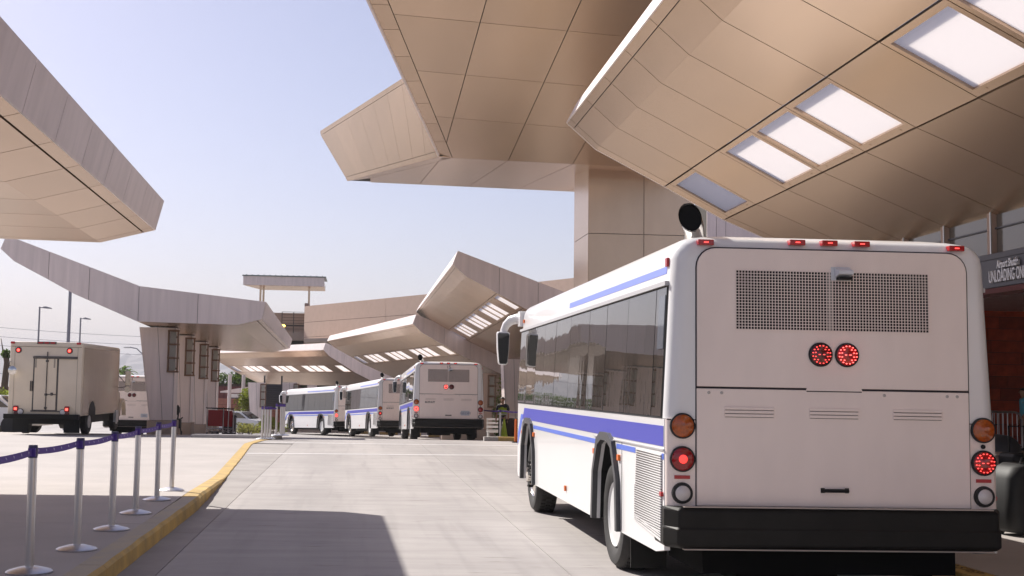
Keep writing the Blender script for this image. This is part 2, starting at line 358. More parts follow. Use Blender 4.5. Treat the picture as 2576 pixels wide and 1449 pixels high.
def build_canopy(label,loc,rz,rx,group):
    T=thing('wing_canopy',label,'canopy',loc,rz,group,rx)
    c=PR; t=lambda p,q,k:(p[0]+(q[0]-p[0])*k,p[1]+(q[1]-p[1])*k)
    fac=[(c['B'],t(c['B'],c['C'],.22)),(t(c['B'],c['C'],.22),c['C']),(c['C'],c['D']),(c['D'],c['E']),(c['E'],c['G']),(c['G'],c['I']),(c['I'],t(c['I'],c['Jj'],.8)),(t(c['I'],c['Jj'],.8),c['Jj'])]
    pat=[1,0,1,1,1,0,1,1,1,0,1,1,1,0,1]
    core=MB()
    gaps=[(.001,.006),(.006,.0004),(.0004,.011),(.012,.012),(.011,.0004),(.0004,.0004),(.0004,.013),(.013,.001)]
    for fi,(p,q) in enumerate(fac):
        gg=dict(ga=gaps[fi][0],gb=gaps[fi][1])
        meb,nrm,d=facet_mesh(p,q,BAY,**gg)
        me0,_,_=facet_mesh(p,q,Y0,**gg); me1,_,_=facet_mesh(p,q,LEN-CUTS[16],**gg)
        inst('soffit_panel',me0,T,(0,0,0)); inst('soffit_panel',me1,T,(0,CUTS[16],0))
        A=Vector((p[0],0,p[1]))+nrm*.028; Bq=Vector((q[0],0,q[1]))+nrm*.028
        if fi==3:                       # the strip that holds the skylights
            a=Vector((p[0],0,p[1]))+d*.016; b2=Vector((q[0],0,q[1]))-d*.016; e=.075
            fr=MB(); g0,g1=G_,BAY-G_
            Ly=Vector((0,1,0))
            for (u0,u1,v0,v1) in ((0,1,g0,g0+e),(0,1,g1-e,g1)):
                fr.ext([a+Ly*v0,b2+Ly*v0,b2+Ly*v1,a+Ly*v1],nrm*.05)
            fr.ext([a+Ly*(g0+e),a+d*e+Ly*(g0+e),a+d*e+Ly*(g1-e),a+Ly*(g1-e)],nrm*.05)
            fr.ext([b2-d*e*1.3+Ly*(g0+e),b2+Ly*(g0+e),b2+Ly*(g1-e),b2-d*e*1.3+Ly*(g1-e)],nrm*.05)
            for k in range(2): 
                pc=b2-d*.045+Ly*(g0+.25+k*.78)-nrm*.004; fr.add([pc+Vector((0,-.012,0))-d*.012,pc+Vector((0,.012,0))-d*.012,pc+Vector((0,.012,0))+d*.012,pc+Vector((0,-.012,0))+d*.012],[(0,1,2,3)])
            frm=fr.mesh('skylight_frame',CLAD)
            pn=MB().ext([a+d*e+Ly*(g0+e)+nrm*.03,b2-d*e*1.3+Ly*(g0+e)+nrm*.03,b2-d*e*1.3+Ly*(g1-e)+nrm*.03,a+d*e+Ly*(g1-e)+nrm*.03],nrm*.012).mesh('pane',SKYL)
        for k in range(15):
            y=CUTS[k+1]
            if fi==3 and pat[k]:
                f_=inst('skylight_frame',frm,T,(0,y,0)); inst('pane',pn,f_)
            else:
                inst('soffit_panel',meb,T,(0,y,0))
                if fi==3: core.ext([A+Vector((0,y,0)),Bq+Vector((0,y,0)),Bq+Vector((0,y+BAY,0)),A+Vector((0,y+BAY,0))],nrm*.12)
        if fi!=3: core.ext([A+Vector((0,.02,0)),Bq+Vector((0,.02,0)),Bq+Vector((0,LEN-.02,0)),A+Vector((0,LEN-.02,0))],nrm*.12)
        else:
            for ya,yb in ((.02,Y0),(CUTS[16],LEN-.02)): core.ext([A+Vector((0,ya,0)),Bq+Vector((0,ya,0)),Bq+Vector((0,yb,0)),A+Vector((0,yb,0))],nrm*.12)
    low=[c[k] for k in ('B','C','D','E','G','I','Jj')]
    def lowz(x):
        for p,q in zip(low,low[1:]):
            if x<=q[0]+1e-6: return p[1]+(q[1]-p[1])*(x-p[0])/(q[0]-p[0])
        return low[-1][1]
    # near and far end faces
    for y,sg in ((0,-1),(LEN,1)):
        cuts=[0,1.68,3.1,4.84,6.9,9.27]
        for i,(xa,xb) in enumerate(zip(cuts,cuts[1:])):
            xs=[xa+G_*(i>0)]+[p[0] for p in low if xa<p[0]<xb]+[xb-G_*(i<4)]
            xs=[x for x in xs if x<=9.15]
            bot=[(x,y,lowz(x)+.002) for x in xs]
            tp=([(9.27,y,topz(9.27,y))] if i==4 else [(xb-G_,y,topz(xb-G_,y))])+[(x,y,topz(x,y)) for x in (4.86,) if xa<x<xb][::-1]+([(xa+G_,y,topz(xa+G_,y))] if i else [(.18,y,topz(.18,y))])
            MB().ext(bot+tp,(0,sg*.03,0)).build('fascia_panel',CLADF,T)
        mb=[(x,y-sg*.012,lowz(x)+.05) for x in (.08,.47,1.6,2.58,4.82,8.3,9.1)]+[(x,y-sg*.012,topz(x,y)-.02) for x in (9.2,4.86,.2)]
        core.ext(mb,(0,-sg*.06,0))
    # tip fascia and inner fascia, one panel per bay
    for k in range(17):
        ya,yb=CUTS[k]+G_,CUTS[k+1]-G_
        for (xb,zb),xt,sx in ((c['B'],.18,-1),(c['Jj'],9.27,1)):
            za,zc=topz(xt,ya),topz(xt,yb)
            MB().ext([(xb,ya,zb),(xb,yb,zb),(xt,yb,zc),(xt,ya,za)],(sx*.02,0,0)).build('fascia_panel',CLADF,T)
    for (xb,zb),xt,sx in ((c['B'],.18,-1),(c['Jj'],9.27,1)):
        x1=xb-sx*.012; x2=xt-sx*.012
        core.ext([(x1,.04,zb+.06),(x1,LEN-.04,zb+.06),(x2,LEN-.04,topz(xt,LEN)-.02),(x2,.04,topz(xt,0)-.02)],(-sx*.06,0,0))
    core.build('core',CORE,T)
    return T
GRP='folded metal wing canopies over the bus lanes'
PI=math.pi
R1=build_canopy('beige folded canopy with skylights, meeting the wall with the unloading sign',(3.40,-.75,6.17),R_(.1),R_(-.6),GRP)
def canopy(label,loc,rz,rx): return copy_tree(R1,label,loc,(R_(rx),0,R_(rz)),GRP)
L1=canopy('streaked beige canopy whose edge shades the belt posts and the roadway',(-12.33,-.35,6.60),.25,-.65)
L2=canopy('grey canopy on four lantern pillars, its wing rising above the cream truck',(-12.45,43.1,6.21),.2,-1.2)
R3=canopy('beige canopy rising above the bus numbered 15',(3.47,43.33,6.065),.83,-1.47)
R4=canopy('pale canopy with white sunlit edge in front of the pink stucco wall',(2.94,61.75,4.84),13.8,-.7)
R5=canopy('low beige canopy behind the stacked belt posts and the leading bus',(-2.16,84.7,4.09),30,.1)
# ------------------------------------------------------------------ pillars and lanterns under the canopies
def lantern_parts(mb_frame,mb_glass,x,y,z0,z1,w=.34):
    h=(z1-z0)/3
    for k in range(4):
        z=z0+h*k; mb_frame.box(x-w/2-.03,x+w/2+.05,y-.04,y+.12,z-.03,z+.03)
    for sx in (-1,1): mb_frame.box(x+sx*w/2-.025,x+sx*w/2+.025,y-.03,y+.11,z0,z1)
    for k in range(3): mb_glass.box(x-w/2+.07,x+w/2-.07,y,y+.08,z0+h*k+.06,z0+h*(k+1)-.06)
def pillar(label,x,y,zt,wb,wt,dep,group,loc_rz=0,plinth=True,lant=1,m=CLADF,zg=None):
    zg=gz(y) if zg is None else zg
    T=thing('canopy_pillar',label,'pillar',(x,y,zg),loc_rz,group); H=zt-zg
    # local x=0 is the lantern side, body runs to -x and flares upwards
    pz=.55
    for k,(ya,yb) in enumerate(((0,dep),)):
        xs=[(-wb,-wt),(-wb*.42,-wt*.5)]
        b0=[(-wb,0,pz),(-.0,0,pz),(-.0,dep,pz),(-wb,dep,pz)]; b1=[(-wt,0,H),(0,0,H),(0,dep,H),(-wt,dep,H)]
        MB().rings([b0,b1]).build('core',CORE,T)
    def face(x0b,x1b,x0t,x1t,y,dy,mm):
        e=.008; MB().ext([(x0b+e,y,pz+e),(x1b-e,y,pz+e),(x1t-e,y,H-.005),(x0t+e,y,H-.005)],(0,dy,0)).build('cladding_panel',mm,T)
    face(-wb,-wb*.45,-wt,-wt*.5,0,-.03,m); face(-wb*.45,0,-wt*.5,0,0,-.03,m)
    face(-wb,0,-wt,0,dep,.03,m)
    for (xb,xt,sx) in ((-wb,-wt,-1),(0,0,1)):
        MB().ext([(xb,.005,pz+.008),(xb,dep-.005,pz+.008),(xt,dep-.005,H-.005),(xt,.005,H-.005)],(sx*.03,0,0)).build('cladding_panel',m,T)
    MB().box(-wb-.1,.1,-.1,dep+.1,-.15,pz).build('plinth',STUCCOD,T,bevel=.02)
    if lant:
        f=MB(); g_=MB(); lantern_parts(f,g_,-.03,-.2,H-1.62,H-.12)
        for z in (H-1.5,H-.35): f.box(-.15,.1,-.1,-.03,z-.03,z+.03)
        lf=f.build('lantern_frame',RUST,T); g_.build('lantern_pane',LAMPG,lf)
    return T
ords=['facing the stacked belt posts and nearest the roadway bend','just behind the front pillar','next to the luggage trolleys','at the back of the row, beside the red block wall']
for k in range(4):
    y=45.2+k*4.6; zt=6.21-2.5-.021*(y-43)
    pillar(['broad front pillar of the lantern row, wider than the three behind it','second lantern pillar, just behind the broad front pillar','third lantern pillar, standing behind the red luggage trolleys','last lantern pillar of the row, beside the red block wall'][k],
           -6.62,y,zt,.72 if k else .8,1.05 if k else 1.28,.9,'lantern pillars under the grey canopy')
# ------------------------------------------------------------------ the tall canopy in the middle (two halves meeting in a valley)
def z5(x,y): return (805+.37034*x,.37034*y)
V1=at(*z5(900,1072),31.5); V2=at(*z5(1820,1118),31.5)
vd=(V2-V1).normalized()
def slope_normal(s):                    # plane through the valley that rises by s per metre along +Y
    dirY=Vector((0,1,s)); n_=vd.cross(dirY).normalized(); return n_ if n_.z>0 else -n_
N_near=slope_normal(-.118); N_far=slope_normal(.10)
TC=thing('butterfly_canopy','tall panelled canopy folded along a valley above the wide square pillar','canopy',(7.7,33,0))
def clip(poly,a,b_):                    # keep the part to the left of the line a->b (picture plane)
    out=[]; f=lambda p:(b_[0]-a[0])*(p[1]-a[1])-(b_[1]-a[1])*(p[0]-a[0])
    for i in range(len(poly)):
        p,q=poly[i],poly[(i+1)%len(poly)]; fp,fq=f(p),f(q)
        if fp>=0: out.append(p)
        if fp*fq<0: t_=fp/(fp-fq); out.append((p[0]+(q[0]-p[0])*t_,p[1]+(q[1]-p[1])*t_))
    return out
def inset3(pts,gap):
    n_=len(pts); c_=sum(pts,Vector())/n_; res=[]; nn=(pts[1]-pts[0]).cross(pts[2]-pts[1]).normalized()
    for i in range(n_):
        p0,p1,p2=pts[i-1],pts[i],pts[(i+1)%n_]
        d0=(p1-p0).normalized(); d1=(p2-p1).normalized(); a=nn.cross(d0); b_=nn.cross(d1)
        bi=(a+b_); l=bi.length_squared
        res.append(p1+bi*(2*gap/l) if l>1e-6 else p1)
    return res
off=Vector(TC.location)
def pan(poly,p0,nrm,th=.03,gap=.009,name='soffit_panel',m=CLAD):
    if len(poly)<3: return
    cl=[poly[0]]
    for p in poly[1:]:
        if abs(p[0]-cl[-1][0])+abs(p[1]-cl[-1][1])>2: cl.append(p)
    if abs(cl[0][0]-cl[-1][0])+abs(cl[0][1]-cl[-1][1])<2: cl.pop()
    if len(cl)<3: return
    pts=[onplane(*z5(*p),p0,nrm)-off for p in cl]
    MB().ext(inset3(pts,gap),nrm*th).build(name,m,TC)
def lx(a,b_,y): return a[0]+(b_[0]-a[0])*(y-a[1])/(b_[1]-a[1])
ext=lambda a,b_,y:(lx(a,b_,y),y)
EDGE=((330,0),(815,1063)); BORD=((460,0),(900,1072))
TOPY=-560
# cross joints of the near half: (left x,y) -> (right x,y)
CR=[((900,1072),(2600,1157)),((790,790),(1705,868)),((660,478),(1795,583)),((500,95),(2040,243)),((430,-160),(2300,-30))]
LG=[((1130,0),(860,965)),((1775,0),(1280,1088)),((2420,-90),(1715,1115)),((3150,-150),(2230,1140))]
def yl(a,b_,x): return a[1]+(b_[1]-a[1])*(x-a[0])/(b_[0]-a[0])
def quad_between(c0,c1,l0,l1):
    def X(l,c_):                        # intersection
        x1,y1,x2,y2=*l[0],*l[1]; x3,y3,x4,y4=*c_[0],*c_[1]
        d=(x1-x2)*(y3-y4)-(y1-y2)*(x3-x4)
        return (((x1*y2-y1*x2)*(x3-x4)-(x1-x2)*(x3*y4-y3*x4))/d,((x1*y2-y1*x2)*(y3-y4)-(y1-y2)*(x3*y4-y3*x4))/d)
    return [X(l0,c1),X(l1,c1),X(l1,c0),X(l0,c0)]
WALL=((300,0),(300,1)) 
far_l=((-900,-900),(-900,1200))
for c0,c1 in zip(CR,CR[1:]):
    ls=[((-400,-1200),(-400,1200))]+LG
    for l0,l1 in zip(ls,ls[1:]):
        q=quad_between(c0,c1,l0,l1)
        q=clip(q,BORD[1],BORD[0]) if True else q
        pan(q,V1,N_near)
def onl(L2_,t_): return (L2_[0][0]+(L2_[1][0]-L2_[0][0])*t_,L2_[0][1]+(L2_[1][1]-L2_[0][1])*t_)
bj=[(-.13,-.13),(.025,.03),(.187,.186),(.36,.357),(.518,.511),(.66,.653),(.788,.782),(.903,.898),(1,1)]
for (a0,b0),(a1,b1) in zip(bj,bj[1:]):
    pan([onl(EDGE,a0),onl(BORD,b0),onl(BORD,b1),onl(EDGE,a1)],V1,N_near)
# far half
BOT=((185,1230),(1805,1305)); INN=((340,1210),(900,1072)); OUT=((185,1230),(815,1063))
KNK=((900,1072),(2600,1157))
LF=[((805,1095),(675,1250)),((1275,1090),(1005,1268)),((1715,1115),(1340,1284)),((2150,1134),(1670,1299)),((2600,1157),(2030,1315))]
BOTL=((185,1230),(2600,1342))
ls=[((340,1000),(340,1400))]+LF
for i,(l0,l1) in enumerate(zip(ls,ls[1:])):
    q=quad_between(BOTL,KNK,l0,l1)
    q=clip(q,INN[0],INN[1]) if i==0 else q
    pan(q,V1,N_far)
bj=[0,.2,.4,.6,.8,1]
for a0,a1 in zip(bj,bj[1:]): pan([onl(OUT,a0),onl(OUT,a1),onl(INN,a1),onl(INN,a0)],V1,N_far)
# end face of the far half (leans outwards)
T1=onplane(*z5(185,1230),V1,N_far); T2=onplane(*z5(815,1063),V1,N_far)
ed=(T2-T1).normalized(); hn=Vector((ed.y,-ed.x,0)).normalized()
if hn.x>0: hn=-hn
lean=(Vector((0,0,1))+hn*.42).normalized(); N_end=ed.cross(lean).normalized()
if N_end.dot(hn)<0: N_end=-N_end
topE=((0,888),(740,412)); topI=((5,918),(755,448)); botI=((172,1203),(795,1027))
ks=[0,.115,.23,.35,.475,.6,.735,.87,1]
for a0,a1 in zip(ks,ks[1:]):
    pan([onl(topE,a0),onl(topE,a1),onl(topI,a1),onl(topI,a0)],T1,N_end,th=-.03,name='fascia_panel',gap=.006)
    pan([onl(topI,a0),onl(topI,a1),onl(botI,a1),onl(botI,a0)],T1,N_end,th=-.03,name='fascia_panel',gap=.006)
    pan([onl(botI,a0),onl(botI,a1),onl(OUT,a1),onl(OUT,a0)],T1,N_end,th=-.03,name='fascia_panel',gap=.006)
# cores and lit edge
cr=MB()
hull=[onl(EDGE,-.13),onl(EDGE,1),(900,1072),(2600,1157),(3300,40)]
cr.ext([onplane(*z5(*p),V1,N_near)-off+N_near*.028 for p in hull],N_near*.35)
hull=[(185,1230),(815,1063),(900,1072),(2600,1157),(2030,1315)]
cr.ext([onplane(*z5(*p),V1,N_far)-off+N_far*.028 for p in hull],N_far*.35)
cr.ext([onplane(*z5(*p),T1,N_end)-off-N_end*.03 for p in (topE[0],topE[1],OUT[1],OUT[0])],-N_end*.2)
cr.build('core',CORE,TC)
e0=onplane(*z5(*onl(EDGE,-.13)),V1,N_near)-off; e1=onplane(*z5(*onl(EDGE,1)),V1,N_near)-off
nn=Vector((-(e1-e0).y,(e1-e0).x,0)).normalized(); nn=nn if nn.x<0 else -nn
for k in range(12):
    a=e0.lerp(e1,k/12+.0008); b_=e0.lerp(e1,(k+1)/12-.0008)
    MB().ext([a,b_,b_+Vector((0,0,.42)),a+Vector((0,0,.42))],nn*.05).build('fascia_panel',CLADF,TC)
a0=onplane(*z5(*onl(EDGE,-.13)),V1,N_near)-off; a1=onplane(*z5(3300,40),V1,N_near)-off
ev=(a1-a0).normalized(); ny=ev.cross(N_near).normalized(); ny=ny if ny.y<0 else -ny
for k in range(6):
    p=a0.lerp(a1,k/6)+ev*.008+ny*.006; q=a0.lerp(a1,(k+1)/6)-ev*.008+ny*.006
    MB().ext([p,q,q+N_near*.42,p+N_near*.42],ny*.04).build('fascia_panel',CLADF,TC)
# the wide pillar below it
pa=at(1481,500,32.8); pb=at(1620,500,32.8); pc=at(1747,500,32.8)
zt=at(1481,456,32.8).z
PT=thing('square_pillar','wide panelled square pillar under the tall folded canopy','pillar',(pa.x,32.8,gz(32.8)))
W1=pb.x-pa.x; W2=pc.x-pa.x; HT=zt
MB().box(.03,W2-.03,.03,2.2,0,HT+1.0).build('core',CORE,PT)
zj=at(1550,588,32.8).z
for (x0,x1) in ((0,W1),(W1,W2)):
    for z0,z1 in ((-.0,2.4),(2.4,zj),(zj,HT+.9)): MB().box(x0+.008,x1-.008,0,.03,z0+.008,z1-.008).build('cladding_panel',CLAD,PT)
for x,xx in ((-.0,.03),(W2-.03,W2)):
    for z0,z1 in ((-.0,2.4),(2.4,zj),(zj,HT+.9)): MB().box(x-.002,xx+.002,.034,2.2,z0+.008,z1-.008).build('cladding_panel',CLAD,PT)
# pale column seen between the pillar and the near canopy
q0=at(1778,560,40); q1=at(1826,560,40); q2=at(1900,560,40)
PT2=thing('clad_column','pale clad column rising behind the wide square pillar','column',(q0.x,40,gz(40)))
MB().box(.03,q2.x-q0.x+1,.03,1.5,-.05,9).build('core',CORE,PT2)
zj2=at(1826,597,40).z
for x0,x1 in ((0,(q1.x-q0.x)*.5),((q1.x-q0.x)*.5,q1.x-q0.x),(q1.x-q0.x,q2.x-q0.x+1)):
    for z0,z1 in ((0,zj2),(zj2,9)): MB().box(x0+.008,x1-.008,0 if x0<(q1.x-q0.x)*.9 else .01,.03,z0+.008,z1-.008).build('cladding_panel',CLADF,PT2)
# ------------------------------------------------------------------ shuttle bus
BL,BW=8.62,1.31
AX_R,AX_F=2.16,7.28
def rrect(wd,y0,y1,rr,rf,z,n=7):
    pts=[]
    for cx,cy,r,a0 in ((wd-rr,y0+rr,rr,-90),(wd-rf,y1-rf,rf,0),(-wd+rf,y1-rf,rf,90),(-wd+rr,y0+rr,rr,180)):
        for k in range(n+1):
            a=R_(a0+90*k/n); pts.append((cx+r*math.cos(a),cy+r*math.sin(a),z))
    return pts
def wz(z): return BW-.065*max(0,min(1,(z-1.44)/1.32))
def arch(c,g=0):
    return [(c-.53-g,.40),(c-.48-g,.86),(c-.30-g*.75,1.13+g*.8),(c-.13-g*.4,1.185+g),(c+.13+g*.4,1.185+g),(c+.30+g*.75,1.13+g*.8),(c+.48+g,.86),(c+.53+g,.40)]
def round_lamp(T,name,x,z,r,lens,leds=None,y=-.006,rim=GASKET):
    L_=MB().lathe([(r*.995,0),(r*.97,-.016),(r*.8,-.026),(r*.01,-.032)],(x,y,z),'y',28).build(name,lens,T,smooth=50)
    MB().lathe([(r*1.0,.004),(r*1.07,.004),(r*1.07,-.014),(r*1.0,-.018)],(x,y,z),'y',28).build('lamp_rim',rim,L_,smooth=40)
    if leds:
        mb=MB()
        for rad,nn in ((.78,16),(.56,10)):
            for k in range(nn):
                a=2*math.pi*(k+.5)/nn
                if abs(math.sin(a*2))<.28 and rad<.6: continue
                cx,cz=x+r*rad*math.cos(a),z+r*rad*math.sin(a); e=r*.046
                mb.box(cx-e,cx+e,y-.036,y-.028,cz-e*.8,cz+e*.8)
        for sx in (-.2,.2): mb.box(x+sx*r-r*.07,x+sx*r+r*.07,y-.038,y-.03,z-r*.03,z+r*.03)
        mb.build('led_cluster',leds,L_)
    return L_
def wheel(T,x,y,side,front):
    s=side; r=.495
    Wt=MB().lathe([(.30,s*-.02),(.33,s*.0),(.40,s*.022),(.455,s*.012),(.483,s*-.02),(r,s*-.05),(r,s*-.235),(.483,s*-.262),(.33,s*-.28),(.30,s*-.27)],(x,y,r),'x',40,cap=False)
    tw=Wt.build('tyre',RUB,T,smooth=30)
    tr=MB()
    for k in range(44):
        a=2*math.pi*k/44
        for xa,xb,da in ((-.055,-.115,0),(-.125,-.185,.07),(-.192,-.25,0)):
            c_,s_=math.cos(a+da),math.sin(a+da); w_=.045
            P=[]
            for rr in (r-.01,r+.011):
                for sg in (-1,1):
                    ca,sa=math.cos(a+da+sg*w_),math.sin(a+da+sg*w_)
                    P.append(((x+s*xa,y+rr*ca,r+rr*sa),(x+s*xb,y+rr*ca,r+rr*sa)))
            vs=[P[0][0],P[1][0],P[1][1],P[0][1],P[2][0],P[3][0],P[3][1],P[2][1]]
            tr.add(vs,[(4,5,6,7),(0,1,5,4),(1,2,6,5),(2,3,7,6),(3,0,4,7)])
    tr.build('tread',RUB,tw)
    if front:
        prof=[(.305,s*-.015),(.295,s*.0),(.27,s*-.03),(.24,s*-.03),(.20,s*.005),(.10,s*.03),(.095,s*.085),(.02,s*.1)]
    else:
        prof=[(.305,s*-.015),(.297,s*.002),(.27,s*-.02),(.255,s*-.11),(.20,s*-.135),(.14,s*-.14),(.13,s*-.06),(.02,s*-.05)]
    rm=MB().lathe(prof,(x,y,r),'x',32).build('rim',CHROME if front else RIMW,tw,smooth=40)
    lg=MB()
    for k in range(10):
        a=2*math.pi*k/10; rad=.165 if front else .195; d0=.0 if front else -.14
        lg.tube([(x+s*d0,y+rad*math.cos(a),r+rad*math.sin(a)),(x+s*(d0+(.07 if front else .04)),y+rad*math.cos(a),r+rad*math.sin(a))],.016 if front else .013,6)
    lg.build('lug_nuts',BLACKP if front else ALU,tw)
def build_bus(label,loc,rz,rx,grp):
    T=thing('shuttle_bus',label,'bus',loc,rz,grp,rx)
    # upper shell with rounded rear corners and roof edge
    rs=[rrect(BW,.0,BL,.12,.3,1.44)]
    for z in (1.8,2.2,2.5,2.68): rs.append(rrect(wz(z),.0,BL,.12,.3,z))
    for z,i in ((2.735,.006),(2.785,.03),(2.82,.065),(2.843,.11),(2.862,.19),(2.88,.33),(2.9,.6),(2.918,1.0)):
        w_=wz(2.76)-i; rs.append(rrect(w_,i*.62,BL-i,min(.12,w_*.9),min(.3,w_*.9),z))
    MB().rings(rs).build('body',WHITE,T,smooth=40)
    # lower corner caps
    rs=[rrect(BW-.004,.0,.7,.055,.05,z) for z in (.60,1.436)]
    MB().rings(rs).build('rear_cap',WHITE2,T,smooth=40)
    rs=[rrect(BW-.004,BL-.7,BL,.05,.28,z) for z in (.42,1.436)]
    MB().rings(rs).build('front_cap',WHITE,T,smooth=40)
    MB().box(-.80,.80,.3,BL-.3,.30,1.43).build('chassis',BLACKP,T)
    for sx in (-1,1):
        pts=[(.05,.44),(.3,.40)]+arch(AX_R)+arch(AX_F)+[(BL-.30,.40),(BL-.22,.46),(BL-.22,1.437),(.05,1.437)]
        sk_=MB().ext([(sx*BW,y,z) for y,z in pts],(-sx*.045,0,0)).build('side_panel',WHITE,T)
        # dark wheel housings
        for c_ in (AX_R,AX_F):
            ar=arch(c_,.03); h=MB()
            vs=[(sx*(BW-.03),y,z) for y,z in ar]+[(sx*.7,y,z) for y,z in ar]; k=len(ar)
            h.add(vs,[(i,i+1,i+1+k,i+k) for i in range(k-1)]); h.build('wheel_housing',GASKET,T)
            a,b_=arch(c_,-.005),arch(c_,.07); tm=MB()
            for i in range(k-1):
                tm.ext([(sx*(BW-.01),*a[i]),(sx*(BW-.01),*a[i+1]),(sx*(BW-.01),*b_[i+1]),(sx*(BW-.01),*b_[i])],(sx*.05,0,0))
            tm.build('arch_trim',GREYP,T)
        # glazing: dark surround, panes, rubber joints
        xs=lambda z,o:sx*(wz(z)+o)
        z0,z1=1.455,2.462
        MB().ext([(xs(z0-.015,-.02),.115,z0-.015),(xs(z0-.015,-.02),BL-.2,z0-.015),(xs(z1+.015,-.02),BL-.2,z1+.015),(xs(z1+.015,-.02),.115,z1+.015)],(sx*.024,0,0)).build('window_surround',GASKET,T)
        ed_=[.125,.45,1.44,2.34,3.22,4.30,5.28,6.15,6.82,7.62,BL-.22]
        for k,(a,b_) in enumerate(zip(ed_,ed_[1:])):
            e=.007; tw_=.0016*math.sin(k*2.4+1)
            MB().ext([(xs(z0,.004+tw_),a+e,z0),(xs(z0,.004-tw_),b_-e,z0),(xs(z1,.004-tw_),b_-e,z1),(xs(z1,.004+tw_),a+e,z1)],(sx*.006,0,0)).build('window_pane',GLASS,T)
        fr=MB(); fr.ext([(xs(1.98,.012),.14,1.98),(xs(1.98,.012),.33,1.98),(xs(2.40,.012),.33,2.40),(xs(2.40,.012),.14,2.40)],(sx*.006,0,0)); fr.build('vent_window',mat('vent_glass',(.10,.11,.13),.05),T)
        MB().ext([(xs(2.475,.0),.115,2.475),(xs(2.475,0),BL-.2,2.475),(xs(2.51,0),BL-.2,2.51),(xs(2.51,0),.115,2.51)],(sx*.032,0,0)).build('drip_rail',mat('rail_grey',(.45,.44,.45),.4),T)
        # livery
        dx=sx*.0025
        def decal(name,pts,m):
            MB().ext([(sx*(wz(z)+.0008),y,z) for y,z in pts],(dx,0,0)).build(name,m,T)
        decal('stripe',[(.07,1.225),(7.9,1.225),(7.72,1.382),(.07,1.382)],STRIPE)
        decal('stripe',[(7.93,1.2),(8.1,1.05),(8.36,.84),(8.36,1.0),(8.2,1.15),(8.05,1.29),(7.85,1.29)],STRIPE2)
        decal('stripe',[(.06,1.125),(.12,1.125),(.12,1.17),(.06,1.17)],STRIPE2)
        decal('stripe',[(1.0,1.125),(AX_R-.42,1.125),(AX_R-.42,1.17),(1.0,1.17)],STRIPE2)
        decal('stripe',[(AX_R+.42,1.125),(AX_F-.43,1.125),(AX_F-.43,1.17),(AX_R+.42,1.17)],STRIPE2)
        decal('upper_stripe',[(.19,2.575),(4.52,2.575),(4.52,2.632),(.19,2.632)],STRIPE3)
        MB().ext([(sx*BW,.05,1.195),(sx*BW,2.75,1.195),(sx*BW,2.75,1.205),(sx*BW,.05,1.205)],(sx*.012,0,0)).build('moulding',mat('rail_grey',(.45,.44,.45),.4),T)
        for y in (1.52,): MB().ext([(sx*BW,y,.42),(sx*BW,y+.007,.42),(sx*BW,y+.007,1.2),(sx*BW,y,1.2)],(sx*.003,0,0)).build('panel_seam',SEAM,T)
        # engine side grille
        gb=MB(); gp=[(.10,.50),(1.03,.57),(1.03,.86),(1.0,.86),(.96,1.16),(.12,1.155)]
        gb.ext([(sx*(BW+.0008),y,z) for y,z in gp],(sx*.003,0,0)); bk=gb.build('side_grille',mat('grille_back',(.20,.18,.18),.7),T)
        sl=MB(); nz=34
        for k in range(nz):
            z=.515+.64*(k/(nz-1)); y1_=1.02 if z<.86 else .985-(z-.86)*.12; y0_=.11; zz=z
            sl.ext([(sx*(BW+.003),y0_,zz-.0045-(.01 if k==0 else 0)),(sx*(BW+.003),y1_,zz+.0045+(.055-.045*k/nz if k<3 else 0)),(sx*(BW+.003),y1_,zz+.008+(.055-.045*k/nz if k<3 else 0)),(sx*(BW+.003),y0_,zz+.0065)],(sx*.012,0,0))
        sl.build('grille_slats',WHITE,bk)['kind']='stuff'
        # markers
        for y,z,w_,h_,m_ in ((1.62,1.05,.07,.055,ORG),(2.73,1.05,.07,.055,ORG),(6.78,1.05,.07,.055,ORG),(7.88,1.04,.07,.05,ORG),(4.35,.55,.05,.06,ORG),(.16,2.66,.06,.07,REDR),(.1,.86,.06,.035,REDR),(8.22,2.62,.06,.05,ORG)):
            MB().ext([(sx*(wz(z)-.002),y-w_/2,z-h_/2),(sx*(wz(z)-.002),y+w_/2,z-h_/2),(sx*(wz(z)-.002),y+w_/2,z+h_/2),(sx*(wz(z)-.002),y-w_/2,z+h_/2)],(sx*.024,0,0)).build('marker_lamp',m_,T,bevel=.006)
        wheel(T,sx*1.235,AX_R,sx,False); wheel(T,sx*1.245,AX_F,sx,True)
        MB().box(min(sx*.92,sx*1.24),max(sx*.92,sx*1.24),AX_R-.69,AX_R-.675,.10,.45).build('mud_flap',BLACKP,T)
        # mirrors
        mx=sx*1.2; am=MB()
        am.tube([(mx,BL-.12,2.66),(sx*1.29,BL+.01,2.685),(sx*1.385,BL+.09,2.66),(sx*1.455,BL+.13,2.59),(sx*1.485,BL+.14,2.51),(sx*1.49,BL+.14,2.44)],[.075,.08,.072,.062,.055,.05],12)
        am.box(min(mx-.02,mx+.1*sx),max(mx,mx+.1*sx),BL-.22,BL-.02,2.56,2.78)
        ma=am.build('mirror_arm',WHITE,T,smooth=40)
        ph=[(-.5,.0),(-.42,-.06),(.42,-.06),(.5,0),(.46,.5),(.36,.93),(.28,1.0),(-.28,1.0),(-.36,.93),(-.46,.5)]
        MB().ext([(sx*1.5+.245*a*.78,BL+.07,2.465-.47*b_) for a,b_ in ph],(0,.13,0)).build('mirror_housing',WHITE,ma,bevel=.025)
        MB().ext([(sx*1.5+.22*a*.78,BL+.062,2.44-.43*b_) for a,b_ in ph],(0,-.012,0)).build('mirror_glass',mat('mirror_black',(.01,.01,.011),.06,spec=.6),ma,bevel=.008)
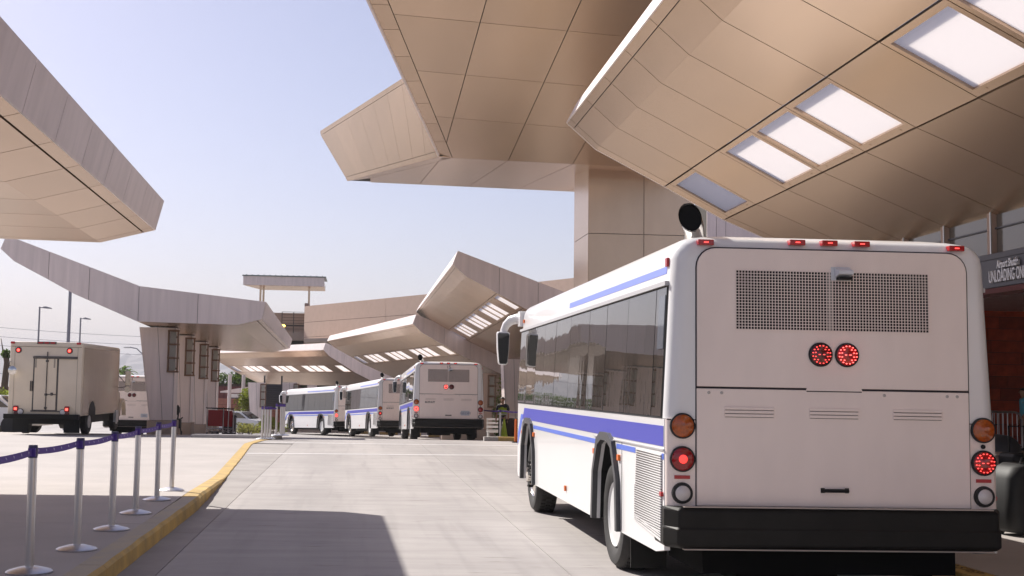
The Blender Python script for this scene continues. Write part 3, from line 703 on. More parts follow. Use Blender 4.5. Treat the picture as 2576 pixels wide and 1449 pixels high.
    # ---------------- rear
    MB().add(*(lambda P:(P,[(0,1,2,3)]))([(-1,.3,.45),(1,.3,.45),(1,.3,1.43),(-1,.3,1.43)])).build('rear_void',GASKET,T)
    def rpanel(name,pts,y0,th,m,par=T,bev=0): return MB().ext([(x,y0,z) for x,z in pts],(0,-th,0)).build(name,m,par,bevel=bev)
    def rr2(x0,x1,z0,z1,r,n_=6):
        o=[(x0,z0),(x1,z0)]
        for cx,cz,a0 in ((x1-r,z1-r,0),(x0+r,z1-r,90)):
            for k in range(n_+1): a=R_(a0+90*k/n_); o.append((cx+r*math.cos(a),cz+r*math.sin(a)))
        return o
    rpanel('door_seam',rr2(-1.082,1.082,1.67,2.772,.16),0,.004,SEAM)
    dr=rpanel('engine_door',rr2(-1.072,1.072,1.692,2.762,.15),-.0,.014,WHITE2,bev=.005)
    rpanel('door_seam',[(-1.082,.775),(1.082,.775),(1.082,1.688),(-1.082,1.688)],0,.003,SEAM)
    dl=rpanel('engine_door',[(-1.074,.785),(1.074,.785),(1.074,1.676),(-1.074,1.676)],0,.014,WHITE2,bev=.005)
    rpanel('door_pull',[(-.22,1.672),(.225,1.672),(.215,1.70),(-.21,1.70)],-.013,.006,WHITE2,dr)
    rpanel('pull_shadow_gap',[(-.215,1.664),(.22,1.664),(.22,1.6715),(-.215,1.6715)],-.013,.004,SEAM,dr)
    for x in (-.98,-.88,.4,.9,.98):
        MB().lathe([(.013,0),(.012,-.004),(.002,-.006)],(x,-.0135,1.645),'y',10).build('door_screw',mat('screw_grey',(.45,.42,.40),.4,.5),dl)
    # louvres pressed into the lower door
    for cx in (-.665,.0,.662):
        for k in range(3):
            z=1.475+k*.027
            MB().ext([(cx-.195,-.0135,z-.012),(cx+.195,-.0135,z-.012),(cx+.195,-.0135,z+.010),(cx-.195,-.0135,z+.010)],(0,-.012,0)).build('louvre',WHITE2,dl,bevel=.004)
            MB().box(cx-.19,cx+.19,-.0165,-.0138,z-.0158,z-.0125).build('louvre_gap',SEAM,dl)
    # grille: mesh of wires in front of a dark opening with a bracing bar behind
    gx0,gx1,gz0,gz1=-.768,.760,2.137,2.594
    op=rpanel('radiator_opening',[(gx0,gz0),(gx1,gz0),(gx1,gz1),(gx0,gz1)],-.0142,.001,mat('grille_hole',(.012,.006,.008),.8),dr)
    rpanel('grille_brace',[(-.045,gz0),(.005,gz0),(.005,gz1),(-.045,gz1)],-.0150,.001,mat('brace_grey',(.26,.23,.22),.6),dr)
    gm=MB(); nx,nz=64,20
    for k in range(nx+1): x=gx0+(gx1-gx0)*k/nx; gm.box(x-.0026,x+.0026,-.021,-.0165,gz0,gz1)
    for k in range(nz+1): z=gz0+(gz1-gz0)*k/nz; gm.box(gx0,gx1,-.0205,-.0168,z-.0026,z+.0026)
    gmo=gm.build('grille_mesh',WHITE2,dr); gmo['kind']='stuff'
    # reversing camera
    cb=MB(); cb.box(-.015,.135,-.024,-.014,2.53,2.635); cb.ext([(.012,-.024,2.63),(.012,-.105,2.60),(.012,-.105,2.575),(.012,-.03,2.55)],(.12,0,0))
    cm=cb.build('rear_camera',mat('camera_white',(.66,.68,.72),.35),T,bevel=.004)
    MB().box(.022,.122,-.104,-.03,2.532,2.552).build('camera_lens',BLACKP,cm)
    round_lamp(T,'brake_lamp',-.104,1.952,.088,REDD,LED,-.014); round_lamp(T,'brake_lamp',.104,1.952,.088,REDL,LEDB,-.014)
    for sx in (-1,1):
        x=sx*1.185
        rpanel('corner_seam',[(sx*1.082,1.432),(sx*1.305,1.432),(sx*1.305,1.438),(sx*1.082,1.438)],.0,.003,SEAM)
        round_lamp(T,'turn_lamp',x,1.388,.092,AMB); round_lamp(T,'tail_lamp',x,1.136,.092,REDL,LED if sx>0 else None)
        if sx<0: MB().lathe([(.034,-.03),(.03,-.034),(.002,-.037)],(x,-.006,1.136),'y',16).build('lamp_centre',mat('red_glow',(.7,.03,.03),.2,emit=(1,.05,.04),est=.9),T)
        rpanel('reflector',[(x-.06,.985),(x+.06,.985),(x+.06,1.012),(x-.06,1.012)],-.0005,.008,REDR)
        round_lamp(T,'reversing_lamp',x,.878,.064,CLEAR,rim=GASKET); MB().lathe([(.066,.003),(.082,.003),(.078,-.02),(.066,-.022)],(x,-.004,.878),'y',28).build('lamp_bezel',GASKET,T,smooth=40)
        if sx>0: MB().lathe([(.018,0),(.016,-.012),(.002,-.014)],(x,-.002,1.262),'y',16).build('key_switch',BLACKP,T)
    for x,z in ((-1.0,2.806),(-.275,2.822),(-.018,2.823),(.24,2.822),(1.0,2.806)):
        ml=MB().box(x-.062,x+.062,-.018,.06,z-.022,z+.022).build('clearance_lamp',REDM,T,bevel=.006)
        MB().box(x-.018,x+.018,-.0205,-.018,z-.004,z+.004).build('lamp_filament',LED,ml)
    hb=MB(); hb.tube([(-.095,-.014,.912),(-.095,-.045,.912),(.095,-.045,.912),(.095,-.014,.912)],.014,8); hb.box(-.11,-.08,-.02,-.013,.893,.931); hb.box(.08,.11,-.02,-.013,.893,.931)
    hb.build('door_handle',BLACKP,dl)
    # bumper
    bp_=[]
    for z,i in ((.472,.03),(.50,0),(.615,.0),(.63,.012),(.755,.012),(.782,.035)):
        bp_.append([(-1.315+i*.3,.34,z),(1.315-i*.3,.34,z),(1.325-i*.5,.02,z),(1.25-i,-.13+i,z),(-1.25+i,-.13+i,z),(-1.325+i*.5,.02,z)])
    bm=MB().rings(bp_).build('bumper',mat('bumper_black',(.012,.011,.010),.5,var=.25,scale=4,spec=.2),T,bevel=.012)
    for z in (.784,.468): MB().box(-1.2,1.2,-.118,-.06,z-.004,z+.004).build('bumper_edge',mat('bumper_trim',(.45,.38,.33),.5),bm)
    ub=MB(); ub.box(-1.0,1.0,.1,1.1,.26,.48); ub.box(-.7,.1,.2,.9,.18,.3); ub.tube([(-.9,.3,.3),(.9,.3,.26)],.04,8); ub.build('underbody',mat('underside_black',(.006,.006,.006),.9,spec=.05),T)
    # roof exhaust with a slanted open end
    ex=MB(); pth=[(-.97,.42,2.70),(-.97,.42,2.84),(-.975,.40,2.91),(-1.0,.345,2.975),(-1.05,.26,3.04)]
    ex.tube(pth,[.078,.078,.08,.084,.088],18,cap=False)
    # cut the outlet at a slant: push the last ring
    nv=18
    for i in range(len(ex.v)-nv,len(ex.v)):
        v=Vector(ex.v[i]); d=(v-Vector(pth[-1])); v+=Vector((0,-.35,.9)).normalized()*d.dot(Vector((-.2,.6,.77)).normalized())*.45; ex.v[i]=tuple(v+Vector((-.22,-.1,.35)).normalized()*d.dot(Vector((-.75,0,.66)))*.35)
    eo=ex.build('exhaust_stack',CHROME,T,smooth=50)
    last=[Vector(v) for v in ex.v[-nv:]]; cc=sum(last,Vector())/nv
    MB().add([cc+(v-cc)*.95+Vector((.004,.014,-.012)) for v in last],[tuple(range(nv))]).build('outlet',mat('outlet_black',(.002,.002,.002),1),eo)  # flat black disc just inside the open pipe end
    ew=MB().box(-.9,.9,BL-.02,BL+.006,1.3,2.5).build('windscreen',GLASS,T)
    MB().box(-1.25,1.25,BL-.05,BL+.14,.42,.72).build('front_bumper',BLACKP,T,bevel=.03)
    return T
BUSG='white airport shuttle buses with blue stripes'
BUS=build_bus('white shuttle bus waiting at the kerb by the unloading sign, chrome exhaust on its roof',(3.70,9.2,0),0,0,BUSG)
b15=copy_tree(BUS,'white shuttle bus with the number 15 above its rear grille',(3.49,44.6,gz(44.6)-.02),(R_(-2.2),0,R_(1.26)))
b2=copy_tree(BUS,'white shuttle bus tucked between bus 15 and the leading bus',(2.50,60.45,-.82),(R_(-2.3),0,R_(11.4)))
b3=copy_tree(BUS,'leading white shuttle bus, its nose by the stacked belt posts',(.12,72.0,-1.23),(R_(-2.0),0,R_(23.1)))
b8=copy_tree(BUS,'white shuttle bus behind the cream truck, partly hidden by a lantern pillar',(-10.45,58.2,gz(60)+.02),(R_(-1.5),0,R_(-2.5)))
def swap(o,m):
    me=o.data.copy(); me.materials[0]=m; o.data=me
LEDX=mat('led_glare',(1,.4,.4),.3,emit=(1,.2,.17),est=6)
def kids(o,nm): return sorted([c for c in o.children if c.name.split('.')[0]==nm],key=lambda c:sum((v.co.x for v in c.data.vertices))/len(c.data.vertices))
for bus,lit in ((b15,(0,)),(b2,()),(b3,()),(b8,())):
    for i,l in enumerate(kids(bus,'brake_lamp')):
        swap(l,REDL if i in lit else REDD)
        for c in [c for c in l.children if c.name.startswith('led')]: swap(c,LEDX if i in lit else REDL)
    for i,l in enumerate(kids(bus,'tail_lamp')):
        on=(bus is b15 and i==0) or (bus is b3 and i==0)
        for c in [c for c in l.children if c.name.startswith('led')]: swap(c,LEDX if on else REDL)
        if on: swap(l,mat('red_lens_lit',(.6,.02,.02),.2,emit=(1,.06,.05),est=2.5))
DARKT=mat('decal_dark',(.03,.03,.035),.6)
def rear_text(bus,txt,x,z,size,name,m=DARKT,sx=1):
    o=inst(name,text_mesh(txt,size,m,sx=sx),bus,(x,-.0155,z)); o.rotation_euler=(PI/2,0,0); return o
rear_text(b15,'15',-.005,2.68,.16,'fleet_number'); rear_text(b8,'8',-.02,2.68,.16,'fleet_number')
for bus in (b15,b2):
    mb=MB()
    for k,(zz,ws) in enumerate(((1.405,(.09,.13,.07,.1)),(1.365,(.12,.08,.11,.06)))):
        x=-.87
        for w_ in ws: mb.box(x,x+w_-.02,-.0158,-.0145,zz-.011,zz+.011); x+=w_
    mb.build('notice_text',DARKT,bus)
def plate(bus,x,z,txt):
    p=MB().box(x-.16,x+.16,-.024,-.0145,z-.085,z+.085).build('licence_plate',mat('plate',(.5,.52,.58),.4),bus)
    o=inst('plate_number',text_mesh(txt,.11,mat('plate_ink',(.06,.08,.2),.5)),bus,(x,-.026,z-.01)); o.rotation_euler=(PI/2,0,0)
plate(b15,.62,1.0,'153 LVM'); plate(b8,.62,1.0,'331')
# ------------------------------------------------------------------ belt posts on the island
def stanchion_meshes(h=.99):
    base=MB().lathe([(.178,0),(.18,.012),(.165,.022),(.08,.045),(.045,.05)],(0,0,0),'z',28).mesh('base',STEELL,50)
    post=MB().lathe([(.033,.045),(.034,.06),(.034,h-.09),(.033,h-.09)],(0,0,0),'z',20).mesh('post',STEEL,50)
    head=MB().lathe([(.036,h-.10),(.036,h-.012),(.034,h-.0),(.01,h)],(0,0,0),'z',20).mesh('head',mat('head_dark',(.05,.04,.12),.4),40)
    clipm=MB().box(-.028,.028,-.046,.046,h-.088,h-.022).mesh('belt_clip',PURP)
    return base,post,head,clipm
SB,SP,SH,SC=stanchion_meshes()
def belt(T,p0,p1,z0,z1,sag,logo=True,w=.05,n=14):
    p0,p1=Vector(p0),Vector(p1); mb=MB(); lg=MB(); pts=[]
    for k in range(n+1):
        t=k/n; p=p0.lerp(p1,t); z=z0+(z1-z0)*t-sag*4*t*(1-t); tw=.010*math.sin(t*math.pi)
        pts.append((Vector((p.x+tw,p.y,z-w)),Vector((p.x-tw,p.y,z))))
    side=Vector(((p1-p0).y,-(p1-p0).x,0)).normalized()*.0012
    for (a,b_),(c_,d) in zip(pts,pts[1:]):
        mb.add([a-side,c_-side,d-side,b_-side,a+side,c_+side,d+side,b_+side],[(0,1,2,3),(7,6,5,4),(0,4,5,1),(3,2,6,7)])
    o=mb.build('belt',PURP,T)
    if logo:
        L=(p1-p0).length; m_=max(2,int(L/.2))
        for k in range(m_):
            t=(k+.5)/m_; i=min(n-1,int(t*n)); f=t*n-i
            a=pts[i][0].lerp(pts[i+1][0],f); b_=pts[i][1].lerp(pts[i+1][1],f); c=(a+b_)/2; up=(b_-a).normalized(); al=(p1-p0).normalized()
            for sg in (1,-1):
                q=c+side*(1.8*sg)
                for ang in (90,210,330,150,30):
                    v=al*math.cos(R_(ang))+up*math.sin(R_(ang)); s_=al*-math.sin(R_(ang))+up*math.cos(R_(ang))
                    l_=.017 if ang in (90,150,30) else .011
                    vs=[q+v*.002-s_*.002,q+v*l_*.7-s_*.0055,q+v*l_,q+v*l_*.7+s_*.0055]
                    lg.add(vs,[(0,1,2,3) if sg>0 else (3,2,1,0)])
        lg.build('belt_print',BELTW,o)
    return o
SPOS=[(-2.50,8.30),(-2.50,9.80),(-2.43,11.12),(-2.42,12.62),(-2.455,14.18),(-2.475,15.82),(-2.515,17.33)]
SLAB=['belt post standing in the canopy shade next after the one whose base meets the kerb joint','steel belt post deepest in the canopy shade, its belt running out past the kerb','steel belt post in the shade, second back from the shade edge on the kerb side','steel belt post in the shade with the shade edge two posts ahead','steel belt post in the shade, next to the post at the shade edge','steel belt post whose base stands at the edge of the canopy shade','steel belt post in full sun at the end of the purple belt line']
SLAB=['steel belt post starting the purple belt line, wholly in canopy shade',
 'steel belt post one after the start of the purple belt line',
 'steel belt post two after the start of the purple belt line',
 'steel belt post in the middle of the purple belt line, base close to the kerb',
 'steel belt post one short of the edge of the canopy shade',
 'steel belt post with its base at the edge of the canopy shade',
 'steel belt post ending the purple belt line, its base in full sun']
for k,(x,y) in enumerate(SPOS):
    z=kh(y)+gz(y)
    T=thing('belt_post',SLAB[k],'belt post',(x,y,z),0,'belt posts along the island kerb'); T.rotation_euler=(R_(random.uniform(-.5,.5)),R_(random.uniform(-.7,.7)),0)
    inst('base',SB,T); inst('post',SP,T); inst('head',SH,T); inst('belt_clip',SC,T)
    if k+1<len(SPOS):
        nx_,ny_=SPOS[k+1]; dz=kh(ny_)-kh(y)
        belt(T,(0,.04,0),(nx_-x,ny_-y-.04,0),.965,.965+dz,.015)
# stacked belt posts at the nose of the island
CL=[(-2.94,36.9),(-2.78,37.3),(-2.62,37.6),(-2.5,37.9),(-2.35,38.3),(-2.2,38.2),(-1.98,38.35),(-2.0,38.75),(-1.85,38.5)]
px=[660,667.6,674,681,695.5,707,711,715,718]
for k in range(8):
    y=36.9+k*.22; p=at(px[k],1050,y); zt=.105 if y>38.2 else .02
    T=thing('belt_post','steel belt post in the tight stack on the island nose','belt post',(p.x,y,gz(y)+(.12 if k>3 else kh(y)+.01)),0,'belt posts stacked on the island nose')
    inst('base',SB,T); inst('post',SP,T); inst('head',SH,T); inst('belt_clip',SC,T)
    if k in (1,2,3,4): belt(T,(0,.04,0),(at(px[k+1],1050,y+.22).x-p.x,.18,0),.96,.95,.01,False)
# ------------------------------------------------------------------ cream step van
def round_box(mb,x0,x1,y0,y1,z0,z1,r,n=4):
    rs=[]
    prof=[]
    for cx,cz,a0 in ((x1-r,z0+.02,-90),(x1-r,z1-r,0),(x0+r,z1-r,90),(x0+r,z0+.02,180)):
        rr=.02 if cz<z0+.05 else r
        cxx=(x1-.02 if cx>0.5*(x0+x1) else x0+.02) if rr==.02 else cx
        for k in range(n+1):
            a=R_(a0+90*k/n); prof.append((cxx+rr*math.cos(a),cz+rr*math.sin(a)))
    for y,s in ((y0,.03),(y0+.012,.012),(y0+.04,0),(y1-.15,0),(y1-.04,.04),(y1,.14)):
        mx,mz=(x0+x1)/2,(z0+z1)/2
        rs.append([(mx+(x-mx)*(1-s*2/(x1-x0)),y,mz+(z-mz)*(1-s*2/(z1-z0))) for x,z in prof])
    return mb.rings(rs)
tz=gz(39)
TR=thing('step_van','cream box step van with a narrow rear door and black bumper','truck',(-9.68,38.9,tz),R_(-1.6))
tw=1.14
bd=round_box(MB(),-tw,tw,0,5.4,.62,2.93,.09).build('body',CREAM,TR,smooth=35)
# dented side skins
for sx in (-1,1):
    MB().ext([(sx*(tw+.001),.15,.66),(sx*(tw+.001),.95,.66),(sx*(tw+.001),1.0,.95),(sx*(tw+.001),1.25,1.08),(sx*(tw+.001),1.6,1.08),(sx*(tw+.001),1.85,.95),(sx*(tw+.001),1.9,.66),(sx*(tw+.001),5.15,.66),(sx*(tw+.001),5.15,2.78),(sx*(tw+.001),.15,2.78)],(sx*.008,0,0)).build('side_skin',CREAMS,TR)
    ar=[(1.42+.46*math.cos(R_(a)),.62+.46*math.sin(R_(a))) for a in range(0,181,15)]
    MB().ext([(sx*(tw+.0095),y,z) for y,z in ar],(sx*.002,0,0)).build('wheel_opening',GASKET,TR)
    for y in (1.42,5.75):
        t_=MB().lathe([(.2,sx*-.02),(.36,sx*0),(.41,sx*-.03),(.41,sx*-.2),(.2,sx*-.22)],(sx*1.07 if y<3 else sx*1.0,y,.41),'x',26).build('wheel',RUB,TR,smooth=30)
        MB().lathe([(.21,sx*.002),(.19,sx*-.03),(.06,sx*.02),(.01,sx*.02)],(sx*1.07 if y<3 else sx*1.0,y,.41),'x',20).build('hub',ALU,t_,smooth=40)
    MB().box(min(sx*.55,sx*1.05),max(sx*.55,sx*1.05),.3,.33,.08,.6).build('mud_flap',BLACKP,TR)
# bonnet and front wing seen beyond the box
rs=[]
for y,wd,zt in ((5.35,1.12,1.55),(5.7,1.1,1.52),(6.2,1.0,1.40),(6.5,.85,1.2),(6.6,.7,.95)):
    rs.append([(-wd,y,.62),(wd,y,.62),(wd,y,zt-.2),(wd*.85,y,zt),(-wd*.85,y,zt),(-wd,y,zt-.2)])
MB().rings(rs).build('bonnet',CREAM,TR,smooth=30)
for sx in (-1,1):
    ar=[(5.85+.5*math.cos(R_(a)),.5+.62*math.sin(R_(a))) for a in range(0,181,15)]; ai=[(5.85+.42*math.cos(R_(a)),.5+.5*math.sin(R_(a))) for a in range(180,-1,-15)]
    MB().ext([(sx*1.06,y,z) for y,z in ar+ai],(sx*.14,0,0)).build('front_wing',CREAM,TR)
    MB().box(min(sx*1.1,sx*1.2),max(sx*1.1,sx*1.2),4.75,5.1,.3,.72).build('step',ALU,TR)
    m_=MB(); m_.tube([(sx*1.13,5.2,1.95),(sx*1.42,5.25,1.62),(sx*1.45,5.25,1.7)],.014,6); m_.tube([(sx*1.13,5.2,1.5),(sx*1.42,5.25,1.55)],.014,6)
    ma=m_.build('mirror_arm',DKMET,TR); MB().box(sx*1.47-.1,sx*1.47+.1,5.2,5.26,1.58,2.12).build('mirror',CHROME,ma,bevel=.02)
    MB().lathe([(.11,-.03),(.1,.0),(.03,.03)],(sx*1.47,5.2,1.45),'y',16).build('round_mirror',CHROME,ma)
# rear fittings
def tb(name,x0,x1,z0,z1,d,m,par=TR,y=0,bev=0): return MB().box(x0,x1,y-d,y+.01,z0,z1).build(name,m,par,bevel=bev)
dx0,dx1=-.36,.36
tb('door_frame',-.39,.40,.78,2.44,.006,DKMET); door=tb('rear_door',-.345,.345,.80,2.40,.02,CREAM,bev=.006)
tb('door_header',-.40,.98,2.40,2.48,.06,DKMET,bev=.02)
tb('lock_bar',.03,.055,.78,2.62,.045,DKMET,door,-.0); tb('lock_handle',.05,.36,1.27,1.295,.05,DKMET,door)
for z in (2.33,1.28,.86): tb('bar_keeper',.0,.085,z-.035,z+.035,.05,DKMET,door,bev=.01)
tb('latch',.18,.26,1.25,1.34,.055,DKMET,door,bev=.015)
for x in (-.31,.27): tb('hinge_strap',x-.025,x+.025,2.12,2.40,.028,mat('strap',(.35,.30,.24),.5),door)
tb('grab_rail',-.46,-.44,1.38,1.70,.05,DKMET); tb('grab_rail',-.405,-.385,1.38,1.70,.05,DKMET)
tb('seam_bead',-1.1,1.1,2.765,2.785,.008,mat('cream_dark',(.33,.27,.2),.6))
for x in (-.98,.98): tb('corner_seam',x-.006,x+.006,.66,2.77,.006,mat('cream_dark',(.33,.27,.2),.6))
tb('sill',-.42,.62,.74,.78,.03,DKMET)
REDG=mat('truck_lamp_lit',(.6,.03,.03),.2,emit=(1,.07,.05),est=2.6)
for x in (-.87,.72):
    l=MB().lathe([(.085,0),(.08,-.03),(.01,-.045)],(x,0,2.66),'y',20).build('upper_lamp',REDL,TR,smooth=50); MB().lathe([(.045,-.042),(.01,-.05)],(x,0,2.66),'y',14).build('bulb',REDG,l)
    MB().lathe([(.1,.01),(.1,-.01),(.085,-.012)],(x,0,2.66),'y',20).build('lamp_rim',DKMET,l)
    l=tb('tail_lamp',x-.09,x+.07,.74,.92,.05,REDL,bev=.025); tb('bulb',x-.05,x+.03,.79,.86,.055,REDG,l)
    s_=1 if x<0 else -1
    MB().lathe([(.085,0),(.08,-.04),(.01,-.05)],(x+s_*.14,0,.735),'y',20).build('reversing_lamp',CLEAR,TR,smooth=50)
    MB().lathe([(.095,.01),(.095,-.03),(.08,-.03)],(x+s_*.14,0,.735),'y',20).build('lamp_rim',BLACKP,TR)
    MB().lathe([(.07,0),(.065,-.04),(.01,-.05)],(x-.0,0,.69),'y',18).build('signal_lamp',REDD,TR,smooth=50)
for x in (-1.06,1.0): tb('marker_lamp',x-.07,x+.07,2.86,2.93,.03,REDR,bev=.02)
for x in (-.19,0,.19): tb('marker_lamp',x-.08,x+.08,2.875,2.93,.03,REDR,bev=.02)
tb('lamp_housing',-.3,.3,2.86,2.94,.02,DKMET)
tb('rear_bumper',-1.2,1.12,.52,.67,.22,mat('bumper_black',(.03,.028,.027),.42),bev=.015)
MB().box(-.9,.9,.2,5,.35,.62).build('chassis',BLACKP,TR)
mm=MB(); mm.tube([(-1.1,-.0,2.3),(-1.16,-.12,2.25),(-1.0,-.2,2.1)],.012,6); mo=mm.build('mirror_bracket',DKMET,TR)
MB().lathe([(.13,.03),(.135,0),(.08,-.03),(.01,-.04)],(-.98,-.2,2.02),'y',20).build('rear_view_mirror',CHROME,mo,smooth=50)
# ------------------------------------------------------------------ luggage trolleys
def trolley(k,x,y):
    z=gz(y)
    T=thing('luggage_trolley',['red panelled luggage trolley at the front of the nested row','red panelled luggage trolley nested in the middle of the row','red panelled luggage trolley at the back of the nested row'][k],'trolley',(x,y,z),R_(-6),'nested luggage trolleys by the pillars')
    f=MB()
    for sx in (-1,1): f.tube([(sx*.3,0,.12),(sx*.31,.0,.98),(sx*.31,-.05,1.04)],.018,8); f.tube([(sx*.3,0,.14),(sx*.22,.75,.14)],.018,8)
    f.tube([(-.3,0,.3),(.3,0,.3)],.014,8); f.tube([(-.22,.75,.14),(.22,.75,.14)],.016,8); f.tube([(-.25,0,.28),(0,.02,.16),(.25,0,.28)],.012,6)
    f.build('frame',STEEL,T,smooth=40)
    MB().tube([(-.33,-.07,1.08),(-.31,-.06,1.05),(.31,-.06,1.05),(.33,-.07,1.08)],.02,8).build('handle',BLACKP,T,smooth=40)
    MB().box(-.27,.27,-.012,.012,.38,.98).build('panel',REDP,T,bevel=.02)
    for sx in (-1,1):
        for yy in (.02,.7): MB().lathe([(.02,-.025),(.07,-.025),(.075,0),(.07,.025),(.02,.025)],(sx*(.3-.08*(yy>.1)),yy,.075),'x',14).build('wheel',RUB,T)
    MB().box(-.24,.24,.05,.72,.15,.17).build('basket_floor',DKMET,T)
for k in range(3):
    p=at(541+k*13,1060,46.0+k*.35); trolley(k,p.x,46.0+k*.35)
# dark litter basket by the trolleys
p=at(577,1070,50)
T=thing('litter_basket','small dark box bin behind the luggage trolleys','bin',(p.x,50,gz(50)))
MB().box(-.26,.26,-.26,.26,0,.82).build('body',LOUV,T,bevel=.03); MB().box(-.28,.28,-.28,.28,.8,.9).build('lid',BLACKP,T,bevel=.03)
# dark swivel thing between the first pillars: a folded wheelchair-like black stand
p=at(446,1062,47.6)
T=thing('folded_pushchair','black folded pushchair leaning between the front pillars','pushchair',(p.x,47.6,gz(47.6)))
mb=MB(); mb.tube([(-.1,0,.1),(.0,.05,.6),(.05,.0,1.05)],.03,8); mb.tube([(.15,.1,.1),(.05,.05,.6),(.2,0,.72)],.025,8); mb.build('frame',BLACKP,T)
MB().rings([[(-.16+i*.02,-.1,.3+.35*i/2.),(.16-i*.01,-.12,.3+.35*i/2.),(.14,.14,.32+.35*i/2.),(-.15,.12,.32+.35*i/2.)] for i in range(3)]).build('seat',LUGG,T,smooth=40)
for sx in (-.1,.16): MB().lathe([(.02,-.02),(.1,-.02),(.1,.02),(.02,.02)],(sx,.05,.1),'x',14).build('wheel',RUB,T)
MB().lathe([(.02,0),(.09,.12),(.08,.3),(.01,.4)],(.0,0,.8),'z',12).build('hood',LUGG,T,smooth=40)
# ------------------------------------------------------------------ unloading sign, glazing band and red stone wall
SX=7.5
SG=thing('sign_fascia','dark grey sign beam lettered Airport Shuttle UNLOADING ONLY','sign',(SX,13,0))
MB().box(0,.25,-14,7,2.93,3.34).build('beam',SIGN,SG,bevel=.01)
MB().box(-.01,.26,-14,7,2.865,2.925).build('lower_trim',MAROON,SG)
MB().box(-.006,.0,-14,7,3.265,3.272).build('joint',SEAM,SG)
pz=at(2535,655,13.8)
for txt,y,z,size,sx in (('Airport Shuttle',13.44,3.187,.125,.60),('UNLOADING ONLY',13.43,3.05,.19,.50)):
    o=inst('lettering',text_mesh(txt,size,SIGNL,depth=.012,sx=sx,bold=.004),SG,(-.02,y-13,z)); o.rotation_euler=(PI/2,0,-PI/2)
CW=thing('clerestory','glazed strip with pink posts between the sign beam and the soffit','window',(SX+.1,13,3.34))
for k in range(18):
    y=-14+k*1.15
    MB().box(-.06,.08,y-.05,y+.05,0,.95).build('post',STUCCO,CW); MB().box(-.075,-.062,y-.055,y-.035,0,.95).build('post_trim',ALU,CW)
    MB().box(0,.01,y+.06,y+1.09,0.0,.95).build('pane',mat('clerestory_glass',(.16,.14,.12),.1,spec=.6),CW)
    MB().box(-.02,.03,y+.052,y+1.098,.30,.32).build('transom',SIGN,CW)
BWY=37.0
RW=thing('red_stone_wall','dark red coursed stone wall behind the crowd barriers','wall',(15,BWY,0))
MB().box(-7.5,9,.05,.4,-.1,5.6).build('backing',CORE,RW)
z=0.05; row=0
sizes=[.9,1.3,.7,1.1,.8,1.4]
cache={}
while z<5.4:
    x=-7.5-(row%3)*.35; i=row*2
    while x<9:
        w_=sizes[(i*7+row*3)%6]; key=(w_,)
        if key not in cache: cache[key]=MB().box(.006,w_-.006,0,.06,.006,.374-.006).mesh('stone_block',BRICKS)
        inst('stone_block',cache[key],RW,(x,random.uniform(-.004,.004),z)); x+=w_; i+=1
    z+=.374; row+=1
RF=struct(MB().box(7.76,40,-2,60,4.35,4.6).build('covered_walk_roof',CLADF))
TW=thing('added_shade_wall','long unseen stucco wall added to darken the covered walk','wall',(21.5,0,0))  # out of view, added to cut side light under the soffit
for k in range(11): MB().box(0,.3,-30+k*6+.01,-24+k*6-.01,-.1,4.35).build('wall_panel',STUCCO,TW)
# wall face turned to the road further back (behind the wide pillar)
# crowd barriers
def barrier(label,x,y,rz):
    T=thing('crowd_barrier',label,'barrier',(x,y,.15),rz,'steel crowd barriers in front of the red wall')
    f=MB(); W=2.0; f.tube([(0,0,.18),(0,0,.9),(.06,0,1.05),(.2,0,1.1),(W-.2,0,1.1),(W-.06,0,1.05),(W,0,.9),(W,0,.18)],.021,8); f.tube([(0,0,.18),(W,0,.18)],.019,8); f.build('frame',STEEL,T,smooth=40)
    for k in range(14):
        xx=.13+k*(W-.26)/13; MB().tube([(xx,0,.18),(xx,0,1.1)],.009,6).build('bar',STEEL,T)
    for xx in (.3,W-.3): 
        MB().tube([(xx,-.3,.01),(xx,0,.2),(xx,.3,.01)],.016,8).build('foot',STEEL,T)
bx=at(2492,1050,31).x
barrier('steel crowd barrier half hidden by the bus corner',bx-1.15,31.0,0); barrier('steel crowd barrier with its round-cornered end beside the neighbouring barrier',bx+.92,31.0,0); barrier('steel crowd barrier standing one row behind, by the red stone wall',bx-.2,32.6,R_(3))
# litter bin with domed lid, luggage
p=at(2512,1140,16.5)
T=thing('domed_bin','pinkish concrete litter bin with a dark dome lid','bin',(p.x,16.5,.15))
MB().box(-.3,.3,-.3,.3,0,.70).build('body',STUCCO,T,bevel=.02); MB().box(-.33,.33,-.33,.33,.70,.75).build('rim',STUCCO,T,bevel=.01)
MB().lathe([(.29,.75),(.28,.83),(.23,.91),(.15,.96),(.02,.98)],(0,0,0),'z',24).build('dome_lid',GREYP,T,smooth=50)
def suitcase(label,x,y,w,d,h,rz,handle=True):
    T=thing('suitcase',label,'suitcase',(x,y,.15),rz)
    MB().box(-w/2,w/2,-d/2,d/2,.05,h).build('shell',LUGG,T,bevel=.05)
    MB().box(-w/2+.06,w/2-.06,-d/2-.012,-d/2+.02,.14,h*.55).build('pocket',LUGG,T,bevel=.02)
    for sx in (-1,1): MB().lathe([(.01,-.02),(.04,-.02),(.04,.02),(.01,.02)],(sx*(w/2-.06),d/2-.04,.04),'x',12).build('wheel',RUB,T)
    if handle: MB().tube([(-.11,d/2-.05,h-.03),(-.11,d/2-.05,h+.32),(.11,d/2-.05,h+.32),(.11,d/2-.05,h-.03)],.012,8).build('pull_handle',BLACKP,T)
    else: MB().tube([(-.12,0,h-.01),(-.1,0,h+.04),(.1,0,h+.04),(.12,0,h-.01)],.014,8).build('carry_handle',BLACKP,T)
p=at(2522,1250,14.6); suitcase('tall black suitcase standing under the unloading sign with its handle pulled out',p.x+.28,14.6,.50,.34,.82,R_(8))
